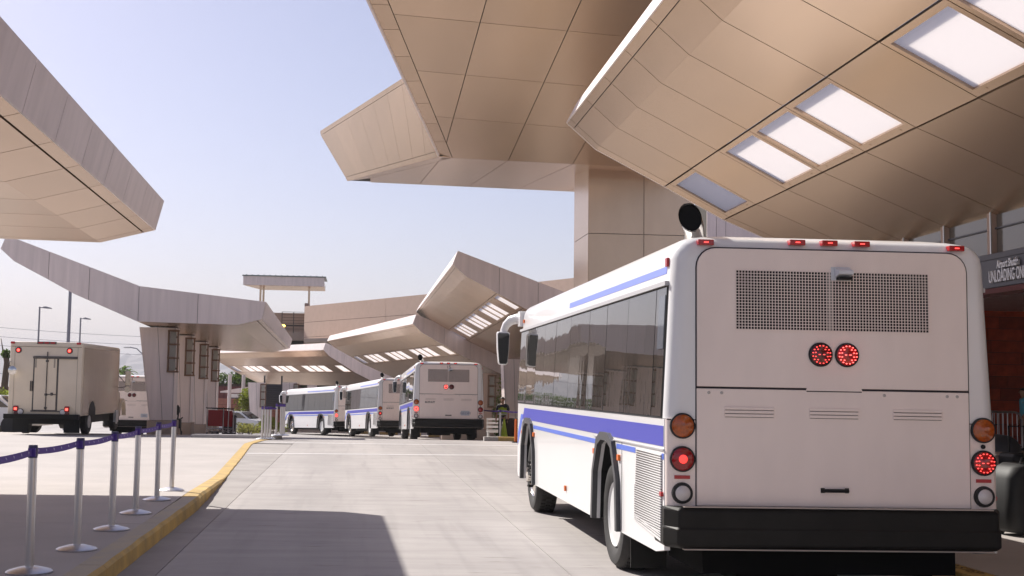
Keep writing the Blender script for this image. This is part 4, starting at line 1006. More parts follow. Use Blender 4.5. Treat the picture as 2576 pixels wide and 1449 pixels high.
suitcase('black suitcase without pulled handle, close to the domed bin',p.x-.16,15.0,.46,.32,.78,R_(-5),False)
p=at(2548,1300,13.0)
T=thing('duffel_bag','bulky black wheeled duffel bag standing before the suitcases','bag',(p.x+.12,13.0,.15),R_(10))
MB().rings([rrect(w_,-.2,.2,.12,.12,z_) for z_,w_ in ((.04,.24),(.08,.29),(.3,.32),(.62,.30),(.74,.24),(.78,.15))]).build('body',LUGG,T,smooth=45)
MB().tube([(-.12,-.1,.76),(-.08,-.1,.84),(.08,-.1,.84),(.12,-.1,.76)],.016,8).build('grip',BLACKP,T)
for sx in (-1,1): MB().lathe([(.01,-.02),(.05,-.02),(.05,.02),(.01,.02)],(sx*.2,.12,.05),'x',12).build('wheel',RUB,T)
# ------------------------------------------------------------------ plants
def leaf_mesh(clumps,n,size,m,seed,flat=.6):
    rnd=random.Random(seed); mb=MB()
    for _ in range(n):
        cx,cy,cz,rx,ry,rz=rnd.choice(clumps)
        while True:
            a,b_,c_=[rnd.uniform(-1,1) for _ in range(3)]; d=a*a+b_*b_+c_*c_
            if d<1 and rnd.random()<.35+.65*d: break
        p=Vector((cx+a*rx,cy+b_*ry,cz+c_*rz)); u=Vector([rnd.gauss(0,1) for _ in range(3)]).normalized(); v=u.cross(Vector([rnd.gauss(0,1) for _ in range(3)])).normalized()
        s=size*rnd.uniform(.6,1.3); mb.add([p-u*s-v*s*.35,p-v*s*.5,p+u*s,p+v*s*.5],[(0,1,2,3)])
    return mb.mesh('crown',m)
def tree(name,label,x,y,h,r,m,seed,n=900,size=.09,trunk=.06,group=None,low=.3,cat='tree'):
    rnd=random.Random(seed); z=gz(y)
    T=thing(name,label,cat,(x,y,z),0,group)
    tk=MB(); tk.tube([(0,0,-.05),(.03,.02,h*.3),(-.02,.0,h*.6)],[trunk,trunk*.8,trunk*.5],8); cl=[]
    for k in range(7):
        a=k*2.4+seed; rr=r*rnd.uniform(.3,.75); zz=h*rnd.uniform(low,.9); p=(rr*math.cos(a),rr*math.sin(a),zz)
        tk.tube([(0,0,h*.25+.1*k*h/7),(p[0]*.5,p[1]*.5,(zz+h*.3)/2),p],[trunk*.45,trunk*.3,trunk*.12],5)
        cl.append((*p,r*rnd.uniform(.3,.5),r*rnd.uniform(.3,.5),h*rnd.uniform(.1,.2)))
    tk.build('trunk',BARK,T,smooth=40); inst('crown',leaf_mesh(cl,n,size,m,seed),T)
    return T
def bush(label,x,y,w,h,m,seed,n=500,size=.07,name='desert_shrub',group=None,z=None):
    rnd=random.Random(seed); T=thing(name,label,'shrub',(x,y,gz(y) if z is None else z),0,group)
    st=MB()
    for k in range(8):
        a=k*.9; st.tube([(0,0,-.02),(.4*w*math.cos(a)*.5,.4*w*math.sin(a)*.5,h*.5),(.5*w*math.cos(a)*.8,.4*w*math.sin(a)*.8,h*.85)],[.02,.014,.006],5)
    st.build('stem',BARK,T)
    cl=[(rnd.uniform(-.35,.35)*w,rnd.uniform(-.3,.3)*w,h*rnd.uniform(.35,.75),w*.22,w*.22,h*.25) for _ in range(7)]
    inst('crown',leaf_mesh(cl,n,size,m,seed),T); return T
def pxt(px_,base_py,Y): p=at(px_,base_py,Y); return p.x
tree('young_tree','feathery yellow-green young tree beside the tapered pillar foot',pxt(627,1000,86),86,3.1,1.0,LEAF,3,1500,.10,.07)
tree('young_tree','staked thin young tree before the red block wall',pxt(606,1000,90),90,3.2,.7,LEAF,4,450,.09,.05)
bush('low green shrub at the foot of the young tree',pxt(630,1070,70),70,2.2,.75,DRY,5,700,.07)
bush('dry low shrub between the pavement and the young tree',pxt(606,1072,71),71,1.6,.5,DRY,6,450,.06)
bush('yellow-green tall shrub beyond the cream truck',pxt(6,1000,62),62,3.6,2.9,LEAF,8,1900,.10)
bush('yellow-green shrub showing between truck and wall',pxt(-40,1000,66),66,4.0,2.6,LEAF,9,1400,.10)
tree('small_tree','leafy small tree behind the man in the yellow vest',pxt(1262,1020,66),66,3.6,.95,LEAF,11,1300,.08,.05)
bush('green shrub below the small tree beside the clad column',pxt(1268,1060,64),64,1.5,1.0,LEAF2,12,600,.06)
bush('clipped hedge bush growing behind the stacked belt posts',pxt(690,1060,60),60,1.6,1.15,LEAF,13,700,.07)
# hedge on the far terrace
hd=MB(); T=thing('terrace_hedge','leafy green hedge on top of the maroon terrace wall','hedge',(pxt(620,970,120),120,gz(120)))
z0h=at(600,968,120).z-gz(120)
cl=[(-9+k*1.0,0,z0h+.55+.15*math.sin(k*1.7),.9,.8,.75) for k in range(19)]
inst('crown',leaf_mesh(cl,3200,.16,LEAF2,21),T); MB().box(-9.5,9.5,-.3,.3,z0h-.6,z0h+.1).build('stem',BARK,T)
# palms far left and a dead trunk
def palm(label,px_,top,base_py,Y,seed,n=16,fl=1.6):
    b=at(px_,top,Y); zg=gz(Y); T=thing('palm_tree',label,'palm tree',(b.x,Y,zg),0,'far palm trees')
    H=b.z-zg; MB().tube([(0,0,0),(.1,0,H*.5),(0,0,H)],[.22,.18,.16],8).build('trunk',BARK,T)
    rnd=random.Random(seed); fr=MB()
    for k in range(n):
        a=k*2.399; el=rnd.uniform(-.3,1.1)
        for j in range(5):
            t0,t1=j/5,(j+1)/5
            f=lambda t:Vector((math.cos(a)*fl*t*math.cos(el),math.sin(a)*fl*t*math.cos(el),H+fl*t*math.sin(el)-fl*.6*t*t))
            p,q=f(t0),f(t1); s=Vector((-math.sin(a),math.cos(a),0))*(.22*(1-t0)+.03)
            fr.add([p-s,q-s*.7,q,p],[(0,1,2,3)]); fr.add([p,q,q+s*.7-Vector((0,0,.05)),p+s-Vector((0,0,.05))],[(0,1,2,3)])
    fr.build('crown',LEAF2,T)
for i,(a,b_) in enumerate(((281,930),(297,932),(312,928),(322,936))): palm('distant green palm behind the bus next to the truck',a,b_,960,150+6*i,30+i)
p=at(14,868,70); T=thing('dead_trunk','bare brown tree trunk with a forked top beyond the truck mirror','tree',(p.x,70,gz(70)))
H=p.z-gz(70); MB().tube([(0,0,0),(.05,0,H*.55),(.12,0,H*.8),(.0,0,H*.93)],[.22,.2,.17,.12],8).build('trunk',BARK,T)
MB().tube([(.05,0,H*.78),(-.12,.1,H*.9),(-.3,.1,H*1.08)],[.07,.05,.015],6).build('limb',BARK,T)
inst('crown',leaf_mesh([(.1,0,H*.9,.3,.3,.25)],160,.1,LEAF2,41),T)
# ------------------------------------------------------------------ lamp posts, wires
def lamp_post(label,px_,top,Y,arm,r=.09):
    p=at(px_,top,Y); zg=gz(Y); H=p.z-zg; T=thing('lamp_post',label,'lamp post',(p.x,Y,zg),0,'lamp posts of the car park')
    MB().tube([(0,0,0),(0,0,H)],[r,r*.75],10).build('pole',GREYM,T,smooth=40)
    if arm:
        MB().tube([(0,0,H-.08),(arm*.35,0,H-.06)],.04,8).build('arm',GREYM,T)
        MB().ext([(arm*.3,-.18,H-.12),(arm,-.18,H-.16),(arm,-.18,H-.08),(arm*.5,-.18,H+.04),(arm*.3,-.18,H)],(0,.36,0)).build('lamp_head',GREYM,T,bevel=.02)
    return T
lamp_post('grey lamp post with a flat head, above the truck roof',100,771,100,.95)
lamp_post('lower grey lamp post with a flat head, above the truck corner',203,799,112,.9)
T=lamp_post('tall thick plain grey pole crossing the rising wing',180,655,80,0,.13)
p=at(356,905,120); T=thing('cobra_lamp','street lamp with a long curved arm behind the front pillar','lamp post',(p.x+.4,120,gz(120)))
H=p.z-gz(120)+.6; MB().tube([(0,0,0),(0,0,H-.6)],[.12,.09],10).build('pole',GREYM,T)
arm=[(0,0,H-.7),(-.25,0,H-.1),(-.9,0,H+.5),(-1.6,0,H+.62)]
MB().tube(arm,.05,8).build('arm',GREYM,T,smooth=40); MB().box(-2.15,-1.55,-.15,.15,H+.52,H+.66).build('lamp_head',ALU,T,bevel=.05)
for k,(ya,yb) in enumerate(((816,840),(840,858),(861,886),(934,944))):
    a=at(-120,ya-4,150); b_=at(700,yb+14,150); mb=MB()
    pts=[a.lerp(b_,t/10)-Vector((0,0,.5*4*(t/10)*(1-t/10))) for t in range(11)]; c0=pts[0]
    mb.tube([q-c0 for q in pts],.022,5)
    T=mb.build('power_line',GREYM); T.location=c0; tag(T,['topmost thin power line crossing the sky above the truck','second thin power line below the topmost one','thin power line passing level with the truck roof','lowest thin power line close to the mountain ridge'][k],'cable','thin power lines')
# ------------------------------------------------------------------ parking structure behind
def facade(T,A,B,z0,z1,cuts_u,cuts_z,m,th=.08):
    A,B=Vector(A),Vector(B); d=(B-A); n_=Vector((d.y,-d.x,0)).normalized()
    for u0,u1 in zip(cuts_u,cuts_u[1:]):
        for a,b_ in zip(cuts_z,cuts_z[1:]):
            p,q=A.lerp(B,u0)+d.normalized()*.015,A.lerp(B,u1)-d.normalized()*.015
            MB().ext([(p.x,p.y,a+.015),(q.x,q.y,a+.015),(q.x,q.y,b_-.015),(p.x,p.y,b_-.015)],-n_*th).build('wall_panel',m,T)
    o_=-n_*.05
    MB().ext([A+o_+Vector((0,0,z0+.02)),B+o_+Vector((0,0,z0+.02)),B+o_+Vector((0,0,z1-.03)),A+o_+Vector((0,0,z1-.03))],n_*-.25).build('wall_core',CORE,T)
GB=thing('parking_structure','pink stucco parking structure with a dark open storey','building',(0,110,0))
oA=Vector((-4.9,7)); oB=Vector((5.5,-11.2)); oC=Vector((15.5,-30.5)); oD=Vector((28,-56))
zt=9.2; zb=5.85
for a,b_,cu in ((oA,oB,[0,.72,1]),(oB,oC,[0,.3,.65,1]),(oC,oD,[0,.25,.5,.75,1])):
    facade(GB,a.to_3d(),b_.to_3d(),zb,zt,cu,[zb,6.2,7.62,zt],STUCCO)
# slabs, columns and dark interior under the parapet
dk=MB(); dk.ext([(x,y,zb-.35) for x,y in ((-4.6,.6),(5.6,-10.3),(17.2,-26.5),(34,-51),(40,-40),(10,30),(-4.6,30))],(0,0,.33)); dk.build('deck',STUCCOD,GB)
dk=MB(); dk.ext([(x,y,-2.3) for x,y in ((-4.4,14),(30,-8),(30,-7.7),(-4.4,14.3))],(0,0,9)); dk.build('inner_wall',CORE,GB)
for t_ in (.06,.36,.7,1.0): 
    p=oA.lerp(oB,t_); MB().box(p.x-.45+.3,p.x+.45+.3,p.y+.3,p.y+1.1,-2.2,zb-.3).build('column',CLADF,GB)
for t_ in (.3,.6,.95):
    p=oB.lerp(oC,t_); MB().box(p.x-.4+.4,p.x+.4+.4,p.y+.4,p.y+1.2,-2.2,zb-.3).build('column',CLADF,GB)
# lower wall of the building at the road, behind the last columns
facade(GB,(7.5,-33,0),(16,-44,0),-1.8,4.2,[0,.33,.66,1],[-1.8,.6,2.0,3.3,4.2],mat('stucco_light',(.56,.45,.36),.9,var=.05,scale=2,rand=.02))
facade(GB,(4.0,-14,0),(13.5,-28,0),-1.9,3.4,[0,.25,.5,.75,1],[-1.9,.8,2.2,3.4],STUCCO)
# stair tower
TY=122.0
ST=thing('stair_tower','open stair tower with a flat roof on slim posts and a lit wall lamp','tower',(-9,TY,0))
zr0=at(640,735,TY).z; zr1=at(700,694,TY).z
xl,xr=at(612,700,TY).x+9,at(816,712,TY).x+9
rs=[[(xl,0,zr1-1.0),(xr,.0,zr1-1.0),(xr,0,zr1),(xl,0,zr1)],[(xl+.6,7,zr1-1.3),(xr,7,zr1-1.3),(xr,7,zr1-.2),(xl+.6,7,zr1-.2)]]
MB().ext([(xl,0,zr1-.95),(xr,0,zr1-.95),(xr,0,zr1-.05),(xl,0,zr1-.05)],(0,.1,0)).build('fascia',CLADF,ST)
MB().ext([(xl+.02,.1,zr1-.97),(xr-.02,.1,zr1-.97),(xr-.02,5.5,zr1-1.0),(xl+1.4,5.5,zr1-1.0)],(0,0,.5)).build('soffit',CLAD,ST)
rf=MB().ext([(xl-.1,-.12,zr1-.05),(xr+.15,-.12,zr1-.05),(xr+.15,6,zr1+.05),(xl-.1,6,zr1+.05)],(0,0,.1)).build('roof',ROOFG,ST)
for k in range(14):
    x=xl+.3+k*(xr-xl-.5)/13; MB().box(x-.03,x+.03,-.1,5.8,zr1+.05,zr1+.13).build('roof_rib',ROOFG,rf)
for px_,dy in ((653,0),(660,.4),(776,.2)):
    x=at(px_,760,TY).x+9; MB().box(x-.1,x+.1,.8+dy,1.0+dy,6,zr1-.96).build('post',CLAD,ST)
zl=at(700,778,TY).z
xa,xb=at(640,800,TY).x+9,at(767,800,TY).x+9
MB().box(xa-2,xb+.2,5.6,6,-2.2,zl).build('back_wall',STUCCOD,ST); MB().box(xa-2,xb+.2,5.52,5.6,zl-1.35,zl-1.25).build('wall_ledge',CORE,ST)
MB().box(xb-.05,xb+.35,-.3,6,-2.2,at(765,762,TY).z-.02).build('side_wall',mat('tower_side',(.30,.19,.15),.9),ST)
zf=at(740,832,TY).z
MB().box(xa-2,xb,1.0,5.6,zf-.9,zf).build('landing',STUCCOD,ST); MB().box(xa-2,xb,2.5,2.7,-2.2,zf-.9).build('shaft_wall',CORE,ST)
xr0=at(708,800,TY).x+9; zrt=at(740,783,TY).z; zrb=at(740,826,TY).z
for k in range(7): z=zrb+(zrt-zrb)*k/6; MB().box(xr0,xb,.96,.99,z-.02,z+.02).build('rail',DKMET,ST)
for x in (xr0,(xr0+xb)/2): MB().box(x-.04,x+.04,.93,1.02,zrb-.4,zrt).build('rail_post',DKMET,ST)
lm=at(711,819,TY); MB().lathe([(.05,-.12),(.2,-.05),(.24,.05),(.12,.16)],(lm.x+9,.75,lm.z),'z',14).build('wall_lamp',mat('lamp_glow',(1,.7,.2),.4,emit=(1,.62,.12),est=3.5),ST)
MB().box(at(646,770,TY).x+9-.3,at(646,770,TY).x+9+.3,.5,1.3,4,at(650,768,TY).z).build('newel',STUCCOD,ST)
# ------------------------------------------------------------------ red block wall, shade structure and things beyond the pillars
Yb=96
def wallbox(name,label,cat,px0,px1,pt,pb_,Y,m,th=.3):
    a,b_=at(px0,pt,Y),at(px1,pt,Y); zt_=a.z; T=thing(name,label,cat,((a.x+b_.x)/2,Y,gz(Y)))
    return T,(b_.x-a.x)/2,zt_-gz(Y)
T,hw,hh=wallbox('block_wall','pinkish red block wall behind the staked young trees','wall',520,720,1001,1050,Yb,BRICKP)
rows=max(4,int(hh/.4)); bh=hh/rows
bm_=MB().box(.01,.79,0,.3,.01,bh-.01).mesh('block',BRICKP)
for r in range(rows):
    x=-hw-(r%2)*.4
    while x<hw-.5: inst('block',bm_,T,(x,random.uniform(-.006,.006),r*bh)); x+=.8
MB().box(-hw,hw,.05,.28,0,hh-.02).build('core',CORE,T)
T,hw,hh=wallbox('terrace_wall','dark maroon terrace wall under the leafy hedge','wall',480,760,970,1000,118,MAROON)
for k in range(10): MB().box(-hw+k*hw/5+.02,-hw+(k+1)*hw/5-.02,0,.4,0,hh).build('wall_panel',MAROON,T)
T,hw,hh=wallbox('terrace_wall','maroon wall beyond the shrub on the truck side','wall',-400,30,1003-38,1010,95,MAROON)
for k in range(8): MB().box(-hw+k*hw/4+.02,-hw+(k+1)*hw/4-.02,0,.4,0,hh).build('wall_panel',MAROON,T)
# coach roof seen over the block wall
a=at(572,989,104); b_=at(652,993,104)
T=thing('parked_coach','white and navy coach whose roof shows over the block wall','bus',((a.x+b_.x)/2,104,gz(104)))
hw=(b_.x-a.x)/2; H=a.z-gz(104)
rs=[[(x*hw,y,z) for x,z in ((-1,.4),(1,.4),(1,H-.25),(.97,H-.05),(-.97,H-.05),(-1,H-.25))] for y in (0,2.4)]
MB().rings(rs).build('body',WHITE,T); MB().box(-hw*.98,hw*.6,-.02,.0,H-.9,H-.35).build('window_band',mat('navy_glass',(.02,.05,.12),.1),T)
for x in (-hw*.7,hw*.6): MB().lathe([(.1,-.1),(.48,-.1),(.48,.15),(.1,.15)],(x,.1,.48),'y',18).build('wheel',RUB,T)
# shade roof on two columns
a=at(568,985,88); b_=at(720,982,88); zs=at(640,985,88).z
T=thing('shade_roof','thin pale shade roof on two grey columns beyond the pillars','shelter',((a.x+b_.x)/2,88,gz(88)))
hw=(b_.x-a.x)/2+.4; zz=zs-gz(88)
MB().ext([(-hw,0,zz),(0,0,zz+.45),(hw,0,zz),(hw,0,zz-.1),(-hw,0,zz-.1)],(0,5,0)).build('roof',CLADF,T)
for px_ in (574,609):
    x=at(px_,1000,86).x-T.location.x; MB().tube([(x,-1.2,0),(x,-1.2,zz+1.2)],.13,10).build('column',CLADF,T,smooth=40)
    MB().box(x-.3,x+.3,-1.5,-.9,0,.5).build('footing',CONC,T)
def car(label,x,y,rz,m,z=None):
    T=thing('parked_car',label,'car',(x,y,gz(y) if z is None else z),rz,'parked cars')
    side_=[(-2.2,.32),(-2.25,.6),(-2.15,.85),(-1.5,.95),(-.85,1.38),(.7,1.42),(1.35,.98),(2.1,.82),(2.25,.55),(2.2,.32)]
    rs=[[(xx*sc,yy*w_,zz) for yy,zz in side_] for xx,sc,w_ in ((-.86,1,.98),(-.8,1.0,1),(.8,1,1),(.86,1,.98))]
    MB().rings(rs).build('body',m,T,bevel=.04)
    gl=[(-1.35,.98),(-.82,1.33),(.65,1.36),(1.2,1.0)]
    for sx in (-1,1):
        MB().ext([(sx*.862,yy,zz) for yy,zz in gl],(sx*.006,0,0)).build('window',GLASS,T)
        for yy in (-1.38,1.38):
            t_=MB().lathe([(.1,-.1*sx),(.33,-.1*sx),(.33,.1*sx),(.2,.11*sx),(.05,.1*sx)],(sx*.78,yy,.33),'x',18).build('wheel',RUB,T)
    MB().ext([(-.7,-1.5,.97),(.7,-1.5,.97),(.62,-.9,1.36),(-.62,-.9,1.36)],(0,-.02,.02)).build('rear_window',GLASS,T)
    for sx in (-1,1): MB().box(sx*.68-.12,sx*.68+.12,-2.27,-2.2,.62,.74).build('tail_lamp',REDL,T)
    return T
car('white parked car before the block wall, beyond the luggage trolleys',pxt(586,1050,80),80,R_(70),CARW)
car('silver parked car at the left of the cream truck',pxt(-30,1040,46),46,R_(75),CARW,)
# ------------------------------------------------------------------ pillars under the right-hand canopies
def fpil(label,pxr,Y,rz,pyt,wt=1.5,wb=.95,m=CLADF,lant=1):
    p=at(pxr,1040,Y); zt_=at(pxr,pyt,Y).z
    return pillar(label,p.x,Y,zt_,wb,wt,1.0,'pillars under the right-hand canopies',rz,lant=lant,m=m)
fpil('tapered pale pillar at the far canopy, beside the yellow-green tree',662,82,0,962,1.05,.78)
fpil('tapered pale pillar at the far canopy, behind the nose of the leading bus',745,88,0,962,1.1,.8)
PTL=fpil('pink lit pillar with a rusty lantern, just beside bus 15',1237,58,0,938,2.4,2.3,STUCCO)
fpil('tapered grey pillar next to the big bus mirror, a dark bin at its foot',1316,52,0,903,.86,.72,CLADF,0)
# louvred dark box between the far pillars
a=at(664,966,84); b_=at(706,1030,84)
T=thing('louvre_screen','dark louvred screen hanging between two far tapered pillars','screen',((a.x+b_.x)/2,84.4,b_.z))
hw=(b_.x-a.x)/2; H=a.z-b_.z
MB().box(-hw,hw,.06,.2,0,H).build('backing',CORE,T)
for k in range(12): z=k*H/12; MB().ext([(-hw,0,z+.02),(hw,0,z+.02),(hw,.07,z+H/12-.01),(-hw,.07,z+H/12-.01)],(0,-.02,.01)).build('slat',LOUV,T)
for sx in (-1,1): MB().box(sx*hw-.05,sx*hw+.05,.0,.2,gz(84.4)-b_.z,H+.6).build('support',LOUV,T)
# ------------------------------------------------------------------ kerbs and small things on the far right
fk=struct(MB().box(6.0,40,44.9,45.0,-.5,-.2).build('far_kerb',CONC))
for k in range(16):
    a=at(1218+k*12,1100,41.5+.0*k); MB().box(a.x,a.x+.158,41.5,41.8,gz(41.5)-.1,gz(41.5)+.14).build('kerb_stone',YELB if 2<k<10 else CONC,fk)
for i,(xk,yk) in enumerate(((-1.5,76),(-.2,73.5),(1.2,70.5),(2.6,66),(3.8,62),(4.6,58),(5.0,54))):
    MB().box(xk-.6+2.6,xk+.6+2.6,yk+8,yk+8.3,gz(yk+8)-.1,gz(yk+8)+.16).build('kerb_stone',YELB,fk)
# bins, cone, bench, delineator
p=at(1291,1060,49); T=thing('round_bin','dark brown round bin at the foot of the grey pillar','bin',(p.x,49,gz(49)))
MB().lathe([(.26,0),(.3,.05),(.33,.8),(.34,.85),(.3,.86)],(0,0,0),'z',20).build('body',mat('bin_brown',(.06,.035,.028),.7),T,smooth=40); MB().lathe([(.34,.855),(.2,.93),(.02,.95)],(0,0,0),'z',20).build('lid',mat('bin_brown',(.06,.035,.028),.7),T,smooth=40)
p=at(1268,1080,46); T=thing('traffic_cone','lime green safety cone beside the man in the vest','cone',(p.x,46,gz(46)+.1))
MB().lathe([(.14,.03),(.03,.72),(.02,.73)],(0,0,0),'z',16).build('cone',HIVIS,T,smooth=40); MB().box(-.19,.19,-.19,.19,0,.035).build('base',HIVIS,T,bevel=.01)
p=at(1298,1090,38.5); T=thing('delineator_post','short orange delineator post by the front corner of the bus','post',(p.x,38.5,gz(38.5)))
MB().lathe([(.05,.03),(.045,.7),(.03,.74)],(0,0,0),'z',14).build('post',ORG,T,smooth=40); MB().box(-.12,.12,-.12,.12,0,.035).build('base',BLACKP,T,bevel=.01)
p=at(1255,1062,54); T=thing('slatted_bench','white slatted bench behind the far belt post','bench',(p.x,54,gz(54)))
for k in range(4): MB().box(-.55,.55,0,.04,.42+k*.17,.52+k*.17).build('slat',WHITE,T)
for k in range(3): MB().box(-.55,.55,-.5+k*.16,-.38+k*.16,.40,.43).build('seat_slat',WHITE,T)
for sx in (-1,1): MB().box(sx*.5-.03,sx*.5+.03,-.5,.05,0,.42).build('leg',ALU,T); MB().box(sx*.5-.03,sx*.5+.03,.04,.08,.4,1.03).build('upright',ALU,T)
p=at(1258,1085,43.5); q=at(1312,1085,43.0); r=at(1205,1085,47)
T=thing('belt_post','lone steel belt post beside the man in the yellow vest','belt post',(p.x,43.5,gz(43.5)+.12)); 
for nm,me_ in (('base',SB),('post',SP),('head',SH),('belt_clip',SC)): inst(nm,me_,T)
belt(T,(.03,0,0),(q.x-p.x,-.5,0),.97,.95,.02); belt(T,(-.03,0,0),(r.x-p.x,3.5,0),.96,.96,.03)
# ------------------------------------------------------------------ people
def person(label,x,y,z,rz,shirt,trous,hair,arm=0,vest=False,scale=1.0):
    T=thing('person',label,'person',(x,y,z),rz); T.scale=(scale,)*3
    def skin(name,verts,edges,radii,m,par,sub=2,root=0):
        me=bpy.data.meshes.new(name); me.from_pydata(verts,edges,[]); me.materials.append(m); o=inst(name,me,par)
        sm=o.modifiers.new('skin','SKIN'); sm.use_smooth_shade=True
        for v,r_ in zip(me.skin_vertices[0].data,radii): v.radius=r_ if isinstance(r_,tuple) else (r_,r_); v.use_root=False
        me.skin_vertices[0].data[root].use_root=True
        ss=o.modifiers.new('sub','SUBSURF'); ss.levels=sub; ss.render_levels=sub; return o
    V=[(0,0,.96),(0,0,1.12),(0,.0,1.30),(0,.0,1.43),(0,.01,1.50),(0,.02,1.57),(0,.03,1.66),(0,.02,1.74)]
    E_=[(0,1),(1,2),(2,3),(3,4),(4,5),(5,6),(6,7)]; Rr=[(.15,.11),(.14,.10),(.17,.11),(.13,.09),.055,(.07,.085),(.078,.095),(.06,.075)]
    for s in (-1,1):
        n0=len(V); V+= [(s*.19,0,1.41),(s*.235,-.02,1.14),(s*.25,.08+arm*.1,.90),(s*.25,.11+arm*.12,.82)]; E_+= [(3,n0),(n0,n0+1),(n0+1,n0+2),(n0+2,n0+3)]; Rr+=[.06,.047,.034,(.042,.024)]
        n1=len(V)
        for f in range(4): V+=[(s*(.262-.02*f*.6),.10+arm*.12+.017*(f-1.5),.77),(s*(.252-.02*f*.4),.115+arm*.12+.017*(f-1.5),.715-.01*(f in (1,2)))]; E_+=[(n0+3,n1+2*f),(n1+2*f,n1+2*f+1)]; Rr+=[.010,.008]
        n2=len(V); V+=[(s*.225,.145+arm*.12,.79),(s*.215,.155+arm*.12,.755)]; E_+=[(n0+3,n2),(n2,n2+1)]; Rr+=[.011,.009]
        n3=len(V); V+=[(s*.095,0,.88),(s*.10,.03,.50),(s*.105,-.01,.10),(s*.11,.10,.045)]; E_+=[(0,n3),(n3,n3+1),(n3+1,n3+2),(n3+2,n3+3)]; Rr+=[.09,.06,.045,(.045,.03)]
    body=skin('body',V,E_,Rr,SKIN,T)
    MB().add([(-.012,.115,1.665),(.012,.115,1.665),(.016,.13,1.635),(-.016,.13,1.635),(0,.148,1.64),(0,.118,1.625)],[(0,1,4),(1,2,4),(2,5,4),(5,3,4),(3,0,4)]).build('nose',SKIN,T)
    for s in (-1,1):
        MB().lathe([(.011,0),(.009,.006),(.002,.008)],(s*.032,.113,1.682),'y',8).build('eye',HAIR,T); MB().lathe([(.005,-.012),(.026,-.006),(.024,.008),(.005,.012)],(s*.082,.02,1.66),'x',10).build('ear',SKIN,T)
    MB().box(-.025,.025,.108,.118,1.605,1.612).build('mouth',mat('lip',(.35,.12,.10),.6),T)
    hr=[]; 
    for k in range(6):
        a=k/5*math.pi/2; rr=.092*math.cos(a)+.004; zz=1.70+.075*math.sin(a)
        hr.append([(rr*math.cos(t)*.92,.012+rr*1.12*math.sin(t)-(.02 if math.sin(t)>.6 else 0),zz-(.05 if math.sin(t)<.1 else 0)*(1-k/5)) for t in [2*math.pi*j/14 for j in range(14)]])
    MB().rings(hr).build('hair',hair,T,smooth=60)
    Vs=[(0,0,.90),(0,0,1.05),(0,0,1.30),(0,0,1.435)]; Es=[(0,1),(1,2),(2,3)]; Rs=[(.175,.135),(.165,.125),(.19,.13),(.13,.10)]
    for s in (-1,1):
        n0=len(Vs); Vs+=[(s*.195,0,1.41),(s*.232,-.018,1.20)]; Es+=[(3,n0),(n0,n0+1)]; Rs+=[.078,.068]
    skin('shirt',Vs,Es,Rs,shirt,T)
    Vt=[(0,0,.98),(0,0,.92)]; Et=[(0,1)]; Rt=[(.165,.125),(.16,.125)]
    for s in (-1,1):
        n0=len(Vt); Vt+=[(s*.095,0,.86),(s*.10,.03,.50),(s*.105,-.01,.09)]; Et+=[(1,n0),(n0,n0+1),(n0+1,n0+2)]; Rt+=[.10,.075,.065]
        MB().rings([[(s*.105+w_*math.cos(t),.04+l_*math.sin(t),z_) for t in [2*math.pi*j/12 for j in range(12)]] for z_,w_,l_ in ((0,.045,.13),(.03,.05,.135),(.07,.045,.11),(.10,.04,.06))]).build('shoe',BLACKP,T,smooth=50)
    skin('trousers',Vt,Et,Rt,trous,T)
    if vest:
        o=skin('safety_vest',[(0,0,.98),(0,0,1.15),(0,0,1.32),(0,0,1.42)],[(0,1),(1,2),(2,3)],[(.195,.15),(.19,.145),(.205,.15),(.15,.115)],HIVIS,T)
        for z_ in (1.08,1.22): MB().rings([[((.212)*math.cos(t),.165*math.sin(t),zz) for t in [2*math.pi*j/24 for j in range(24)]] for zz in (z_-.025,z_+.025)],False).build('reflective_band',mat('reflective',(.6,.6,.6),.4),T,smooth=60)
    return T
p=at(1264,1080,49); person('person in a yellow-green safety vest standing behind the lone belt post',p.x,49,gz(49),R_(160),TROUS,TROUS,HAIR,0,True)
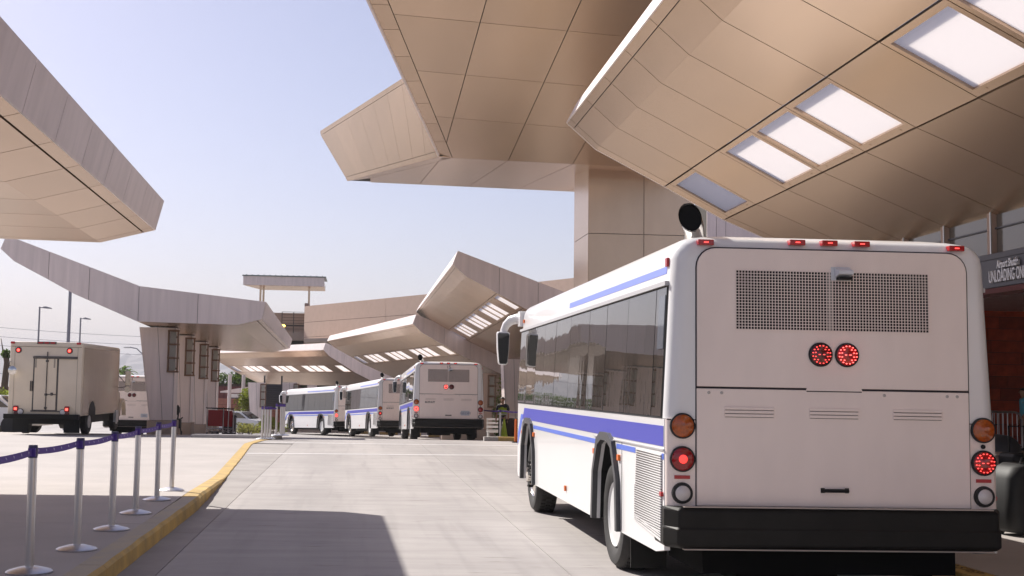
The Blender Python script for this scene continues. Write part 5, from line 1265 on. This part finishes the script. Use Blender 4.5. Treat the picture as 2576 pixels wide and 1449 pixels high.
p=at(2577,1040,33.5); person('person in a cyan shirt standing behind the crowd barriers',p.x,33.5,.15,R_(75),SHIRT,TROUS,HAIR)
# ------------------------------------------------------------------ mountains and haze
RID=[(-1500,900),(-600,905),(-200,880),(0,888),(20,892),(60,902),(150,908),(240,903),(273,906),(285,903),(297,905),(309,894),(320,887),(330,893),(345,896),(352,889),(370,882),(400,893),(450,905),(520,900),(600,912),(720,905),(900,915),(1100,905),(1300,914),(1800,905),(2576,900),(3600,905),(5000,910)]
MY=4300
rnd=random.Random(5); rid=[]
for (a,ya),(b_,yb) in zip(RID,RID[1:]):
    ns=max(2,int((b_-a)/12)) if -200<=a<1000 else 4
    for k in range(ns):
        t=k/ns; p=at(a+(b_-a)*t,ya+(yb-ya)*t+rnd.uniform(-2,2),MY); rid.append((p.x,p.z))
rows_=7; vs=[];fs=[]
for j in range(rows_):
    t=j/(rows_-1)
    for x,z in rid: vs.append((x+rnd.uniform(-6,6)*(t<1),MY-1100*(1-t)+rnd.uniform(-60,60)*(0<t<1),-12+(z+12)*(t**1.4)*(1+.12*rnd.uniform(-1,1)*(0<t<1))))
nr=len(rid)
for x,z in rid: vs.append((x,MY+700,-12))
for j in range(rows_):
    for i in range(nr-1): fs.append((j*nr+i,j*nr+i+1,(j+1)*nr+i+1,(j+1)*nr+i))
struct(MB().add(vs,fs).build('mountains',mat('mountain_rock',(.20,.16,.15),.95,var=.2,scale=.01)))
HZ=bpy.data.materials.new('haze_air'); HZ.use_nodes=True; hn_=HZ.node_tree.nodes; hn_.remove(hn_['Principled BSDF'])
pv=hn_.new('ShaderNodeVolumePrincipled'); pv.inputs['Color'].default_value=(.93,.93,.98,1); pv.inputs['Density'].default_value=3.2e-4; pv.inputs['Anisotropy'].default_value=0.0
HZ.node_tree.links.new(pv.outputs[0],hn_['Material Output'].inputs['Volume'])
hz=MB().box(-20500,20500,-700,30500,-14,190).build('haze',HZ); hz['kind']='stuff'; hz['label']='thin pale desert haze filling the air'
